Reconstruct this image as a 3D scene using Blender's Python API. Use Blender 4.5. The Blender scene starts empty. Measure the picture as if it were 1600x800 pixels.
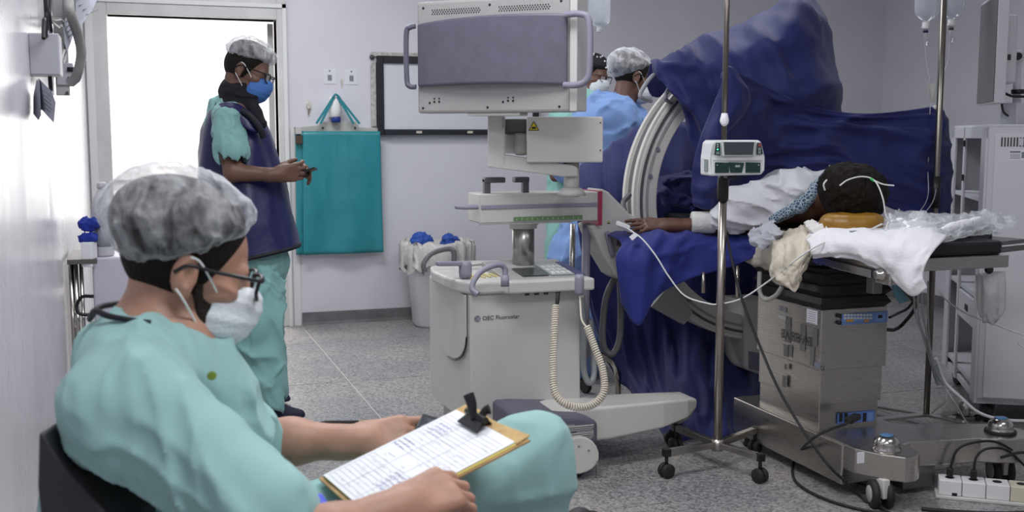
import bpy, bmesh, math, random
import numpy as np
from mathutils import Vector, Matrix
random.seed(4)
SC = bpy.context.scene
COL = SC.collection
# ------------------------------------------------------------ camera, world, lights, exposure
F_PX, CAM_H = 1700.0, 1.30
YAW, PITCH = math.radians(18.87), math.radians(6.344)
cd = bpy.data.cameras.new('camera'); cam = bpy.data.objects.new('camera', cd); COL.objects.link(cam)
cam.location = (0, 0, CAM_H)
cam.rotation_euler = (math.radians(90) - PITCH, 0, -YAW)
cd.sensor_width = 36.0; cd.lens = F_PX / 1600 * 36.0; cd.clip_start = 0.05
cd.dof.use_dof = True; cd.dof.focus_distance = 4.3; cd.dof.aperture_fstop = 6.3
SC.camera = cam
w = bpy.data.worlds.new('world'); SC.world = w; w.use_nodes = True
w.node_tree.nodes['Background'].inputs[0].default_value = (0.75, 0.8, 1.0, 1)
w.node_tree.nodes['Background'].inputs[1].default_value = 0.25
SC.view_settings.view_transform = 'Standard'; SC.view_settings.look = 'None'
SC.view_settings.gamma = 1.0; SC.view_settings.exposure = 0.0
SC.view_settings.use_curve_mapping = False
def area(name, loc, size, power, col=(1, 1, 1), rot=(0, 0, 0)):
    l = bpy.data.lights.new(name, 'AREA'); l.shape = 'RECTANGLE'; l.size, l.size_y = size
    l.energy = power; l.color = col
    o = bpy.data.objects.new(name, l); COL.objects.link(o); o.location = loc; o.rotation_euler = rot
    return o
# real ceiling panels (their frames are built with the ceiling) and the bright room beyond the door
PANELS = [(0.8, 3.1, 31), (0.75, 5.9, 34), (2.9, 4.9, 14), (0.8, 0.9, 32), (3.0, 1.6, 9), (4.6, 4.6, 2)]
CEIL = 2.95
for i, (x, y, p) in enumerate(PANELS):
    area('ceiling_lamp', (x, y, CEIL - 0.06), (1.15, 0.55), p, (0.95, 0.97, 1.0))
area('corridor_lamp', (0.4, 9.0, 2.7), (1.6, 1.6), 110, (1.0, 0.97, 0.95))
area('corridor_wall_light', (0.4, 8.4, 1.5), (1.2, 1.6), 14, (1.0, 0.97, 0.95), (math.radians(-90), 0, 0))
# ------------------------------------------------------------ pixel <-> world helpers (photo measured at 1600x800)
_f = np.array([math.sin(YAW) * math.cos(PITCH), math.cos(YAW) * math.cos(PITCH), -math.sin(PITCH)])
_r = np.array([math.cos(YAW), -math.sin(YAW), 0.0]); _u = np.cross(_r, _f); _c = np.array([0, 0, CAM_H])
def ray(x, y): return _f + _r * (x - 800) / F_PX - _u * (y - 400) / F_PX
def D(x, y, d): return _c + ray(x, y) * d
def ZP(x, y, z): r = ray(x, y); return _c + r * ((z - CAM_H) / r[2])
def YP(x, y, Y): r = ray(x, y); return _c + r * (Y / r[1])
def XP(x, y, X): r = ray(x, y); return _c + r * (X / r[0])
V = lambda *a: np.array(a, float)
def nrm(v): v = np.array(v, float); return v / (np.linalg.norm(v) + 1e-12)
# ------------------------------------------------------------ materials
MATS = {}
def mat(name, col, rough=0.5, metal=0.0, bump=None, var=0.0, vscale=6.0, sheen=0.0, trans=0.0, alpha=1.0,
        emit=None, aniso=None, spec=0.5, coat=0.0, col2=None, ior=1.45, sss=0.0, dist=0.01):
    if name in MATS: return MATS[name]
    m = bpy.data.materials.new(name); m.use_nodes = True; nt = m.node_tree; b = nt.nodes['Principled BSDF']
    I = b.inputs
    I['Base Color'].default_value = (*col, 1); I['Roughness'].default_value = rough; I['Metallic'].default_value = metal
    I['Specular IOR Level'].default_value = spec; I['IOR'].default_value = ior
    I['Sheen Weight'].default_value = sheen; I['Transmission Weight'].default_value = trans
    I['Alpha'].default_value = alpha; I['Coat Weight'].default_value = coat
    if sss: I['Subsurface Weight'].default_value = sss; I['Subsurface Radius'].default_value = (.012, .005, .003); I['Subsurface Scale'].default_value = 1.0
    if emit: I['Emission Color'].default_value = (*emit[0], 1); I['Emission Strength'].default_value = emit[1]
    geo = nt.nodes.new('ShaderNodeNewGeometry')
    src = geo.outputs['Position']
    if aniso:
        mp = nt.nodes.new('ShaderNodeMapping'); mp.inputs['Scale'].default_value = aniso
        nt.links.new(src, mp.inputs['Vector']); asrc = mp.outputs['Vector']
    else: asrc = src
    if var or col2:
        n = nt.nodes.new('ShaderNodeTexNoise'); n.inputs['Scale'].default_value = vscale; n.inputs['Detail'].default_value = 5
        nt.links.new(src, n.inputs['Vector'])
        r = nt.nodes.new('ShaderNodeValToRGB')
        c2 = col2 or tuple(max(0, c * (1 - var)) for c in col)
        c1 = col if col2 else tuple(min(1, c * (1 + var * .6)) for c in col)
        r.color_ramp.elements[0].position = .35; r.color_ramp.elements[1].position = .65
        r.color_ramp.elements[0].color = (*c2, 1); r.color_ramp.elements[1].color = (*c1, 1)
        nt.links.new(n.outputs['Fac'], r.inputs['Fac']); nt.links.new(r.outputs['Color'], I['Base Color'])
    if bump:
        n = nt.nodes.new('ShaderNodeTexNoise'); n.inputs['Scale'].default_value = bump[0]; n.inputs['Detail'].default_value = 4
        nt.links.new(asrc, n.inputs['Vector'])
        bp = nt.nodes.new('ShaderNodeBump'); bp.inputs['Strength'].default_value = bump[1]; bp.inputs['Distance'].default_value = dist
        nt.links.new(n.outputs['Fac'], bp.inputs['Height']); nt.links.new(bp.outputs['Normal'], I['Normal'])
        if aniso:
            mr = nt.nodes.new('ShaderNodeMapRange'); mr.inputs[3].default_value = max(0, rough - .1); mr.inputs[4].default_value = rough + .12
            nt.links.new(n.outputs['Fac'], mr.inputs[0]); nt.links.new(mr.outputs[0], I['Roughness'])
    MATS[name] = m; return m
def gauze(name, col, dens_lo, dens_hi, scale, aniso):
    """thin non-woven cloth: part see-through, streaked"""
    if name in MATS: return MATS[name]
    m = mat(name, col, .8, bump=(60, .5), sheen=.2)
    nt = m.node_tree; b = nt.nodes['Principled BSDF']
    geo = nt.nodes.new('ShaderNodeNewGeometry'); mp = nt.nodes.new('ShaderNodeMapping'); mp.inputs['Scale'].default_value = aniso
    n = nt.nodes.new('ShaderNodeTexNoise'); n.inputs['Scale'].default_value = scale; n.inputs['Detail'].default_value = 6; n.inputs['Distortion'].default_value = .8
    nt.links.new(geo.outputs['Position'], mp.inputs['Vector']); nt.links.new(mp.outputs['Vector'], n.inputs['Vector'])
    r = nt.nodes.new('ShaderNodeMapRange'); r.inputs[1].default_value = .35; r.inputs[2].default_value = .7
    r.inputs[3].default_value = dens_lo; r.inputs[4].default_value = dens_hi
    nt.links.new(n.outputs['Fac'], r.inputs[0])
    lw = nt.nodes.new('ShaderNodeLayerWeight'); lw.inputs[0].default_value = .35       # cloth seen edge-on is denser
    pw = nt.nodes.new('ShaderNodeMath'); pw.operation = 'POWER'; pw.inputs[1].default_value = 3.0; nt.links.new(lw.outputs['Facing'], pw.inputs[0])
    ad = nt.nodes.new('ShaderNodeMath'); ad.operation = 'ADD'; ad.use_clamp = True
    nt.links.new(r.outputs[0], ad.inputs[0]); nt.links.new(pw.outputs[0], ad.inputs[1])
    nt.links.new(ad.outputs[0], b.inputs['Alpha'])
    return m
# ------------------------------------------------------------ object tree helpers
def thing(name, label, cat, loc, rz=0, group=None):
    o = bpy.data.objects.new(name, None); COL.objects.link(o); o.location = [float(c) for c in loc]; o.rotation_euler = (0, 0, rz)
    o.empty_display_size = .05
    o['label'] = label; o['category'] = cat
    if group: o['group'] = group
    o['_m'] = 0; return o
def wmat(o):
    M = Matrix.Translation(o.location) @ o.rotation_euler.to_matrix().to_4x4()
    return (wmat(o.parent) @ M) if o.parent else M
def rigged(me, parent, name, label=None, bevel=0, seg=2, solid=0):
    o = bpy.data.objects.new(name, me); COL.objects.link(o)
    if parent:
        o.parent = parent
        me.transform(wmat(parent).inverted())
    else:
        n = len(me.vertices); a = np.empty(n * 3); me.vertices.foreach_get('co', a); a = a.reshape(-1, 3)
        c = (a.min(0) + a.max(0)) / 2; c[2] = a[:, 2].min()
        me.transform(Matrix.Translation(-Vector(c))); o.location = c
    if label: o['label'] = label
    if bevel:
        b = o.modifiers.new('bevel', 'BEVEL'); b.width = bevel; b.segments = seg; b.limit_method = 'ANGLE'; b.angle_limit = math.radians(40)
    if solid:
        s = o.modifiers.new('solid', 'SOLIDIFY'); s.thickness = solid; s.offset = 0
    return o
def tag(o, label, cat, group=None, kind=None):
    o['label'] = label; o['category'] = cat
    if group: o['group'] = group
    if kind: o['kind'] = kind
    return o
def struct(o): o['kind'] = 'structure'; return o
def frame(origin, xdir, zdir=(0, 0, 1)):
    x = nrm(xdir); z = nrm(zdir); y = np.cross(z, x); y = nrm(y); z = np.cross(x, y)
    return np.column_stack([x, y, z]), np.array(origin, float)
def crom(P, n):
    """Catmull-Rom through P, n samples per span"""
    P = np.array(P, float)
    if len(P) < 3 or n < 2: return P
    Q = np.vstack([2 * P[0] - P[1], P, 2 * P[-1] - P[-2]]); out = []
    for i in range(1, len(Q) - 2):
        a, b, c, d = Q[i - 1], Q[i], Q[i + 1], Q[i + 2]
        for k in range(n):
            t = k / n
            out.append(.5 * (2 * b + (c - a) * t + (2 * a - 5 * b + 4 * c - d) * t * t + (3 * b - a - 3 * c + d) * t ** 3))
    out.append(P[-1]); return np.array(out)
class MB:
    """collects shapes in world coordinates; build() links them as ONE mesh object"""
    def __init__(s, fr=None): s.v = []; s.f = []; s.R, s.o = fr if fr else (np.eye(3), np.zeros(3)); s.smooth = set()
    def _add(s, vs, fs, smooth=False):
        n = len(s.v)
        for v in vs: s.v.append(s.R @ np.array(v, float) + s.o)
        for f in fs:
            if smooth: s.smooth.add(len(s.f))
            s.f.append([i + n for i in f])
    def box(s, lo, hi):
        (a, b, c), (d, e, f) = lo, hi
        s._add([(a, b, c), (d, b, c), (d, e, c), (a, e, c), (a, b, f), (d, b, f), (d, e, f), (a, e, f)],
               [(0, 3, 2, 1), (4, 5, 6, 7), (0, 1, 5, 4), (1, 2, 6, 5), (2, 3, 7, 6), (3, 0, 4, 7)]); return s
    def cbox(s, c, h): return s.box([c[i] - h[i] for i in range(3)], [c[i] + h[i] for i in range(3)])
    def prism(s, pts, h):
        """pts: list of 3D points forming a planar loop, h: extrusion vector"""
        n = len(pts); h = np.array(h, float); P = [np.array(p, float) for p in pts]
        s._add(P + [p + h for p in P], [list(range(n))[::-1], list(range(n, 2 * n))] + [(i, (i + 1) % n, (i + 1) % n + n, i + n) for i in range(n)]); return s
    def bar(s, a, b, w, h, up=(0, 0, 1)):
        a = np.array(a, float); b = np.array(b, float); x = nrm(b - a); up = np.array(up, float)
        y = nrm(np.cross(up, x)); z = np.cross(x, y)
        o = [y * w / 2 + z * h / 2, -y * w / 2 + z * h / 2, -y * w / 2 - z * h / 2, y * w / 2 - z * h / 2]
        return s.prism([a + k for k in o], b - a)
    def tube(s, P, r, seg=8, smooth=0, closed=False, cap=True):
        P = crom(P, smooth) if smooth else np.array(P, float); n = len(P)
        r = np.interp(np.linspace(0, 1, n), np.linspace(0, 1, len(r)), r) if hasattr(r, '__len__') else np.full(n, float(r))
        T = np.gradient(P, axis=0); t0 = nrm(T[0])
        a = nrm(np.cross(t0, (0, 0, 1) if abs(t0[2]) < .9 else (1, 0, 0))); vs = []; fs = []
        for i in range(n):
            t = nrm(T[i]); a = nrm(a - t * np.dot(a, t)); b = np.cross(t, a)
            for k in range(seg):
                q = 2 * math.pi * k / seg; vs.append(P[i] + r[i] * (a * math.cos(q) + b * math.sin(q)))
        for i in range(n - (0 if closed else 1)):
            for k in range(seg):
                j = (i + 1) % n
                fs.append((i * seg + k, i * seg + (k + 1) % seg, j * seg + (k + 1) % seg, j * seg + k))
        s._add(vs, fs, True)
        if cap and not closed: s._add(vs[:seg], [list(range(seg))[::-1]]); s._add(vs[-seg:], [list(range(seg))])
        return s
    def lathe(s, prof, c=(0, 0, 0), ax=(0, 0, 1), seg=20, smooth=True):
        ax = nrm(ax); a = nrm(np.cross(ax, (0, 0, 1) if abs(ax[2]) < .9 else (1, 0, 0))); b = np.cross(ax, a); c = np.array(c, float)
        vs = []; fs = []
        for r, h in prof:
            for k in range(seg):
                q = 2 * math.pi * k / seg; vs.append(c + ax * h + max(r, 1e-5) * (a * math.cos(q) + b * math.sin(q)))
        for i in range(len(prof) - 1):
            for k in range(seg): fs.append((i * seg + k, i * seg + (k + 1) % seg, (i + 1) * seg + (k + 1) % seg, (i + 1) * seg + k))
        fs2 = [list(range(seg))[::-1], [len(vs) - seg + k for k in range(seg)]]
        n = len(s.v); s._add(vs, fs, smooth)
        for f in fs2: s.f.append([i + n for i in f])
        return s
    def cyl(s, a, b, r, seg=16):
        a = np.array(a, float); b = np.array(b, float); L = np.linalg.norm(b - a); return s.lathe([(r, 0), (r, L)], a, b - a, seg)
    def ball(s, c, r, seg=12, rings=8):
        r = (r, r, r) if not hasattr(r, '__len__') else r
        vs = []; fs = []
        for i in range(rings + 1):
            p = math.pi * i / rings
            for k in range(seg):
                q = 2 * math.pi * k / seg; vs.append((c[0] + r[0] * math.sin(p) * math.cos(q) + 1e-6 * math.cos(q), c[1] + r[1] * math.sin(p) * math.sin(q) + 1e-6 * math.sin(q), c[2] - r[2] * math.cos(p)))
        for i in range(rings):
            for k in range(seg): fs.append((i * seg + k, i * seg + (k + 1) % seg, (i + 1) * seg + (k + 1) % seg, (i + 1) * seg + k))
        s._add(vs, fs, True); return s
    def grid(s, P, closed_u=False):
        """P: array [nu][nv][3]"""
        nu, nv = P.shape[:2]; vs = P.reshape(-1, 3); fs = []
        for i in range(nu - (0 if closed_u else 1)):
            j = (i + 1) % nu
            for k in range(nv - 1): fs.append((i * nv + k, j * nv + k, j * nv + k + 1, i * nv + k + 1))
        s._add(vs, fs, True); return s
    def build(s, name, m, parent=None, label=None, bevel=0, seg=2, solid=0):
        me = bpy.data.meshes.new(name); me.from_pydata([tuple(v) for v in s.v], [], s.f)
        if s.smooth:
            fl = np.zeros(len(s.f), bool); fl[list(s.smooth)] = True; me.polygons.foreach_set('use_smooth', fl)
        me.materials.append(m); me.update()
        bm = bmesh.new(); bm.from_mesh(me); bmesh.ops.recalc_face_normals(bm, faces=bm.faces); bm.to_mesh(me); bm.free()
        return rigged(me, parent, name, label, bevel, seg, solid)
# ------------------------------------------------------------ noise
def _h(ix, iy, iz, sd):
    n = (ix * 374761393 + iy * 668265263 + iz * 1274126177 + sd * 974634777).astype(np.int64) & 0xffffffff
    n = ((n ^ (n >> 13)) * 1274126177) & 0xffffffff
    return ((n ^ (n >> 16)) & 0xffff) / 65535.0
def noise3(P, sd=0):
    P = np.asarray(P, float); i = np.floor(P).astype(np.int64); f = P - i; f = f * f * (3 - 2 * f); r = 0
    for dx in (0, 1):
        for dy in (0, 1):
            for dz in (0, 1):
                wgt = (f[..., 0] if dx else 1 - f[..., 0]) * (f[..., 1] if dy else 1 - f[..., 1]) * (f[..., 2] if dz else 1 - f[..., 2])
                r = r + wgt * _h(i[..., 0] + dx, i[..., 1] + dy, i[..., 2] + dz, sd)
    return r * 2 - 1
def folds(P, R, sc, amp, sd=0):
    """ridged folds; R rows = axes, sc = frequency per axis (1/m)"""
    Q = P @ np.array(R).T * np.array(sc)
    Q = Q + .5 * np.stack([noise3(Q * .6 + 9, sd + 5), noise3(Q * .6 + 31, sd + 6), noise3(Q * .6 + 57, sd + 7)], -1)
    return amp * ((1 - np.abs(noise3(Q, sd))) ** 3 - .3 + .55 * ((1 - np.abs(noise3(Q * 2.1 + 3, sd + 1))) ** 3 - .3) + .15 * noise3(Q * 3.7, sd + 2))
def patch(rows, name, m, parent=None, nu=8, nv=8, amp=.01, fu=6, fv=2, sd=0, thick=.004, label=None, edge=0.0, pins=1.0):
    """cloth through a grid of world points, Catmull-Rom both ways, folds along the normal"""
    A = np.array(rows, float)
    B = np.stack([crom(A[:, j], nu) for j in range(A.shape[1])], 1)
    Cc = np.stack([crom(B[i], nv) for i in range(B.shape[0])], 0)
    gu = np.gradient(Cc, axis=0); gv = np.gradient(Cc, axis=1); N = np.cross(gu, gv); N /= np.linalg.norm(N, axis=2, keepdims=True) + 1e-9
    U, W = np.meshgrid(np.linspace(0, 1, Cc.shape[0]), np.linspace(0, 1, Cc.shape[1]), indexing='ij')
    Q = np.stack([U * fu, W * fv, np.zeros_like(U) + sd * 1.7], -1)
    Q = Q + .45 * np.stack([noise3(Q * .8, sd + 3), noise3(Q * .8 + 40, sd + 4), 0 * U], -1)
    h = (1 - np.abs(noise3(Q, sd))) ** 3 - .3 + .55 * ((1 - np.abs(noise3(Q * 2.1 + 5, sd + 1))) ** 3 - .3) + .12 * noise3(Q * 5, sd + 2)
    E_ = np.minimum(np.minimum(U, 1 - U), np.minimum(W, 1 - W)); h = h * (.3 + .7 * np.clip(E_ / .1, 0, 1))
    Cc = Cc + N * (h * amp)[..., None]
    b = MB(); b.grid(Cc); return b.build(name, m, parent, label, solid=thick)
# ------------------------------------------------------------ signed distance bodies -> one continuous surface
def RC(a, b, ra, rb, k=.012, op='add'): return ('rc', np.array(a, float), np.array(b, float), ra, rb, k, op)
def EL(c, r, R=None, k=.012, op='add'): return ('el', np.array(c, float), np.array(r, float), np.eye(3) if R is None else np.array(R), 0, k, op)
def BX(c, h, R=None, r=.01, k=.012, op='add'): return ('bx', np.array(c, float), np.array(h, float), np.eye(3) if R is None else np.array(R), r, k, op)
def HS(p, n, k=.004): return ('hs', np.array(p, float), nrm(n), 0, 0, k, 'int')      # keep the side n points away from
def pd(p, P):
    t, a, b, c, d = p[:5]
    if t == 'rc':
        ab = b - a; q = P - a; h = np.clip((q @ ab) / (ab @ ab + 1e-12), 0, 1)
        return np.linalg.norm(q - h[..., None] * ab, axis=-1) - (c + (d - c) * h)
    if t == 'el':
        q = (P - a) @ c; k0 = np.linalg.norm(q / b, axis=-1); k1 = np.linalg.norm(q / (b * b), axis=-1); return k0 * (k0 - 1) / (k1 + 1e-9)
    if t == 'bx':
        q = np.abs((P - a) @ c) - (b - d); return np.linalg.norm(np.maximum(q, 0), axis=-1) + np.minimum(q.max(-1), 0) - d
    return (P - a) @ b
def sdf_mesh(prims, name, m, parent, res=.006, disp=None, label=None, smooth=True):
    lo = np.full(3, 1e9); hi = -lo; mg = .03
    bbs = []
    for p in prims:
        if p[0] == 'rc': l = np.minimum(p[1] - p[3], p[2] - p[4]); h = np.maximum(p[1] + p[3], p[2] + p[4])
        elif p[0] in ('el', 'bx'): e = np.abs(p[3]) @ p[2]; l, h = p[1] - e, p[1] + e
        else: l = h = None
        bbs.append((l, h))
        if l is not None and p[6] == 'add': lo = np.minimum(lo, l); hi = np.maximum(hi, h)
    lo -= mg; hi += mg; n = np.ceil((hi - lo) / res).astype(int) + 1
    f = np.full(n, .5, np.float32); ax = [lo[i] + np.arange(n[i]) * res for i in range(3)]
    for p, (l, h) in zip(prims, bbs):
        k = p[5]
        if l is None: s = [slice(0, n[i]) for i in range(3)]
        else:
            e = mg + k
            s = [slice(max(0, int((l[i] - e - lo[i]) / res)), min(n[i], int((h[i] + e - lo[i]) / res) + 2)) for i in range(3)]
            if any(q.stop <= q.start for q in s): continue
        g = np.stack(np.meshgrid(ax[0][s[0]], ax[1][s[1]], ax[2][s[2]], indexing='ij'), -1)
        d = pd(p, g); o = f[tuple(s)]
        if p[6] == 'add': hh = np.maximum(k - np.abs(o - d), 0) / k; f[tuple(s)] = np.minimum(o, d) - hh * hh * k * .25
        elif p[6] == 'sub': d = -d; hh = np.maximum(k - np.abs(o - d), 0) / k; f[tuple(s)] = np.maximum(o, d) + hh * hh * k * .25
        else: hh = np.maximum(k - np.abs(o - d), 0) / k; f[tuple(s)] = np.maximum(o, d) + hh * hh * k * .25
    if disp:
        idx = np.argwhere(np.abs(f) < .035); P = lo + idx * res
        f[tuple(idx.T)] -= disp(P).astype(np.float32)
    f[0] = f[-1] = .5; f[:, 0] = f[:, -1] = .5; f[:, :, 0] = f[:, :, -1] = .5
    ins = f < 0
    cs = np.zeros(n - 1, np.int8)
    for dx in (0, 1):
        for dy in (0, 1):
            for dz in (0, 1): cs += ins[dx:n[0] - 1 + dx, dy:n[1] - 1 + dy, dz:n[2] - 1 + dz]
    cells = np.argwhere((cs > 0) & (cs < 8)); vid = np.full(n - 1, -1, np.int64); vid[tuple(cells.T)] = np.arange(len(cells))
    cor = np.array([(a, b, c) for a in (0, 1) for b in (0, 1) for c in (0, 1)])
    val = np.stack([f[tuple((cells + q).T)] for q in cor], 1)
    acc = np.zeros((len(cells), 3)); cnt = np.zeros(len(cells))
    for i in range(8):
        for j in range(i + 1, 8):
            if np.abs(cor[i] - cor[j]).sum() != 1: continue
            a, b = val[:, i], val[:, j]; mk = (a < 0) != (b < 0)
            t = np.where(mk, a / np.where(mk, a - b, 1), 0)
            acc += np.where(mk[:, None], cor[i] + t[:, None] * (cor[j] - cor[i]), 0); cnt += mk
    vs = lo + (cells + acc / cnt[:, None]) * res
    fs = []
    for axn in range(3):
        o1, o2 = [(1, 2), (2, 0), (0, 1)][axn]
        s0 = [slice(None)] * 3; s1 = [slice(None)] * 3; s0[axn] = slice(0, -1); s1[axn] = slice(1, None)
        A = ins[tuple(s0)]; B = ins[tuple(s1)]; e = np.argwhere(A != B)
        e = e[(e[:, o1] > 0) & (e[:, o2] > 0) & (e[:, o1] < n[o1] - 1) & (e[:, o2] < n[o2] - 1)]
        fl = A[tuple(e.T)]; q = []
        for a, b in ((0, 0), (-1, 0), (-1, -1), (0, -1)):
            c = e.copy(); c[:, o1] += a; c[:, o2] += b; q.append(vid[tuple(c.T)])
        q = np.stack(q, 1); q[~fl] = q[~fl][:, ::-1]; fs.append(q)
    fs = np.vstack(fs); fs = fs[(fs >= 0).all(1)]
    me = bpy.data.meshes.new(name); me.vertices.add(len(vs)); me.vertices.foreach_set('co', vs.ravel())
    me.loops.add(len(fs) * 4); me.loops.foreach_set('vertex_index', fs.ravel().astype(np.int32))
    me.polygons.add(len(fs)); me.polygons.foreach_set('loop_start', np.arange(len(fs), dtype=np.int32) * 4)
    me.polygons.foreach_set('loop_total', np.full(len(fs), 4, np.int32))
    me.update(calc_edges=True); me.validate()
    me.polygons.foreach_set('use_smooth', np.ones(len(me.polygons), bool)); me.materials.append(m)
    return rigged(me, parent, name, label)
def headM(fwd, up):
    x = nrm(fwd); z = np.array(up, float); z = nrm(z - x * (z @ x)); y = np.cross(z, x); return np.column_stack([x, y, z])
def head_prims(c, R, s=1.0, neck=True):
    L = lambda *p: c + R @ (np.array(p) * s)
    P = [EL(L(-.012, 0, .028), V(.098, .076, .09) * s, R, .01), EL(L(.03, 0, -.025), V(.06, .057, .085) * s, R, .02),
         EL(L(.03, 0, -.075), V(.052, .048, .038) * s, R, .02), EL(L(.066, 0, -.1), V(.022, .022, .018) * s, R, .02),
         RC(L(.078, -.034, .014), L(.078, .034, .014), .013 * s, .013 * s, .012),
         EL(L(.052, .046, -.024), V(.03, .02, .02) * s, R, .015), EL(L(.052, -.046, -.024), V(.03, .02, .02) * s, R, .015)]
    for y in (-.032, .032): P.append(EL(L(.096, y, -.003), V(.016, .017, .012) * s, R, .01, 'sub'))
    for y in (-.031, .031): P.append(EL(L(.074, y, -.004), V(.013, .014, .012) * s, R, .003))
    P += [RC(L(.084, 0, .006), L(.11, 0, -.03), .0085 * s, .0125 * s, .01), EL(L(.1, .012, -.034), V(.012, .008, .008) * s, R, .006),
          EL(L(.1, -.012, -.034), V(.012, .008, .008) * s, R, .006), RC(L(.088, -.02, -.062), L(.088, .02, -.062), .007 * s, .007 * s, .006),
          RC(L(.086, -.017, -.074), L(.086, .017, -.074), .008 * s, .008 * s, .006)]
    for y in (-1, 1):
        a = .3 * y; Re = R @ np.array([[math.cos(a), -math.sin(a), 0], [math.sin(a), math.cos(a), 0], [0, 0, 1]])
        P += [EL(L(-.012, .079 * y, -.008), V(.021, .011, .033) * s, Re, .006), EL(L(-.006, .089 * y, -.004), V(.009, .006, .019) * s, Re, .004, 'sub'),
              EL(L(-.004, .081 * y, -.034), V(.009, .007, .01) * s, Re, .005)]
    return P
def hand_prims(w, xdir, zdir, thumb, curl=(.5, .6, .4), s=1.0, spread=.06, tc=.35, tspread=.9, each=None):
    """w wrist; xdir to fingers; zdir back of hand; thumb=+1/-1 side of the thumb along z x x"""
    x = nrm(xdir); z = np.array(zdir, float); z = nrm(z - x * (z @ x)); y = np.cross(z, x) * thumb
    L = lambda a, b, c: w + (x * a + y * b + z * c) * s
    P = [RC(L(-.03, 0, 0), L(.02, 0, 0), .027 * s, .027 * s, .02)]
    ys = (.031, .0105, -.0105, -.030); lens = ((.042, .026, .021), (.047, .030, .022), (.043, .028, .021), (.033, .021, .019))
    for i in range(4):
        P.append(RC(L(.012, ys[i] * .65, 0), L(.085 - .004 * abs(i - 1), ys[i], .002), .0165 * s, .0125 * s, .012))
        a = 0; p = L(.087 - .004 * abs(i - 1), ys[i], 0); r = .0102 - (.001 if i == 3 else 0)
        cu = each[i] if each else curl; sp = spread * (1.5 - i)
        for j in range(3):
            a += cu[j]; d = x * math.cos(a) * math.cos(sp) + y * math.sin(sp) - z * math.sin(a); q = p + d * lens[i][j] * s
            P.append(RC(p, q, r * s, (r - .0011) * s, .004)); r -= .001; p = q
    p = L(.012, .02, -.006); d0 = nrm(x * math.cos(tspread) + y * math.sin(tspread) - z * .35); P.append(RC(p, p + d0 * .043 * s, .017 * s, .013 * s, .012)); p = p + d0 * .043 * s
    for j, l in enumerate((.033, .028)):
        d0 = nrm(d0 + x * tc - z * tc * .5 - y * tc * .35); q = p + d0 * l * s; P.append(RC(p, q, (.0118 - j * .0012) * s, (.0108 - j * .0015) * s, .004)); p = q
    return P
def text(s, size, org, xdir, updir, m, name, parent, ext=.0006, label=None, align='LEFT'):
    cu = bpy.data.curves.new('t', 'FONT'); cu.body = s; cu.size = size; cu.extrude = ext; cu.align_x = align; cu.resolution_u = 3
    o = bpy.data.objects.new('t', cu); COL.objects.link(o)
    me = bpy.data.meshes.new_from_object(o.evaluated_get(bpy.context.evaluated_depsgraph_get()))
    bpy.data.objects.remove(o)
    x = nrm(xdir); y = nrm(np.array(updir, float) - x * (np.array(updir, float) @ x)); z = np.cross(x, y)
    M = Matrix(np.column_stack([x, y, z]).tolist()).to_4x4(); M.translation = Vector([float(c) for c in org])
    me.transform(M); me.materials.clear(); me.materials.append(m)
    return rigged(me, parent, name, label)
def copy_tree(o, parent=None):
    c = o.copy(); COL.objects.link(c); c.parent = parent
    for ch in [x for x in list(bpy.data.objects) if x.parent == o]: copy_tree(ch, c)
    return c
# ------------------------------------------------------------ palette
wall_m = mat('painted_wall', (.68, .67, .72), .45, bump=(9, .08), var=.035, vscale=2.5)
gloss_m = mat('gloss_wall', (.64, .63, .67), .27, bump=(5, .05), var=.06, vscale=5, aniso=(1, 1, .25))
ceil_m = mat('ceiling_paint', (.8, .8, .82), .7)
casing_m = mat('casing', (.6, .6, .59), .5, var=.08, vscale=5)
steel = mat('brushed_steel', (.50, .475, .445), .29, 1.0, bump=(90, .035), aniso=(.12, .12, 3), dist=.002)
chrome = mat('chrome', (.5, .48, .45), .16, 1.0)
poleM = mat('pole_steel', (.42, .38, .34), .25, 1.0)
dsteel = mat('dark_steel', (.2, .19, .18), .4, 1.0)
black = mat('black_plastic', (.012, .012, .014), .4)
rubber = mat('black_rubber', (.018, .018, .02), .6)
darkg = mat('dark_grey', (.06, .06, .065), .5)
white = mat('white_plastic', (.8, .8, .8), .4)
mach = mat('machine_enamel', (.56, .55, .53), .42, var=.04, vscale=3)
machd = mat('machine_grey', (.36, .355, .35), .45)
lav = mat('lavender_plastic', (.13, .125, .17), .45, var=.08, vscale=20)
lavl = mat('light_lavender', (.27, .26, .33), .42)
cabm = mat('cabinet_enamel', (.6, .6, .64), .4)
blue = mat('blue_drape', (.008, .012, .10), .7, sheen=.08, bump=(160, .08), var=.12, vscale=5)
blue2 = mat('blue_drape_lit', (.013, .022, .19), .7, sheen=.1, bump=(160, .08), var=.1, vscale=5)  # lit copy of the drape blue; the light is in the colour
gown = mat('gown_blue', (.19, .31, .6), .8, sheen=.1, bump=(120, .1), var=.08, vscale=6)
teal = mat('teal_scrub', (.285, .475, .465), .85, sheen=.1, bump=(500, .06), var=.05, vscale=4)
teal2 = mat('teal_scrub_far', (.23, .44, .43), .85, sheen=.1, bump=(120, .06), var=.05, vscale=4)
navy = mat('lead_vinyl', (.013, .013, .08), .33, bump=(30, .15), spec=.5)
navyb = mat('navy_binding', (.006, .006, .012), .6)
collar = mat('black_collar', (.006, .007, .012), .8)
skin = mat('skin_light', (.43, .235, .165), .5, var=.12, vscale=25, sss=.25, bump=(180, .15), dist=.003)
skin2 = mat('skin_brown', (.16, .082, .058), .5, var=.12, vscale=20, sss=.1)
skin3 = mat('skin_dark', (.115, .052, .033), .45, var=.15, vscale=18, sss=.1)
hair = mat('dark_hair', (.010, .007, .005), .75, spec=.25, bump=(140, .8), aniso=(1, 1, .25))
beard = mat('beard', (.022, .013, .009), .85, bump=(260, 1.0))
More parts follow.
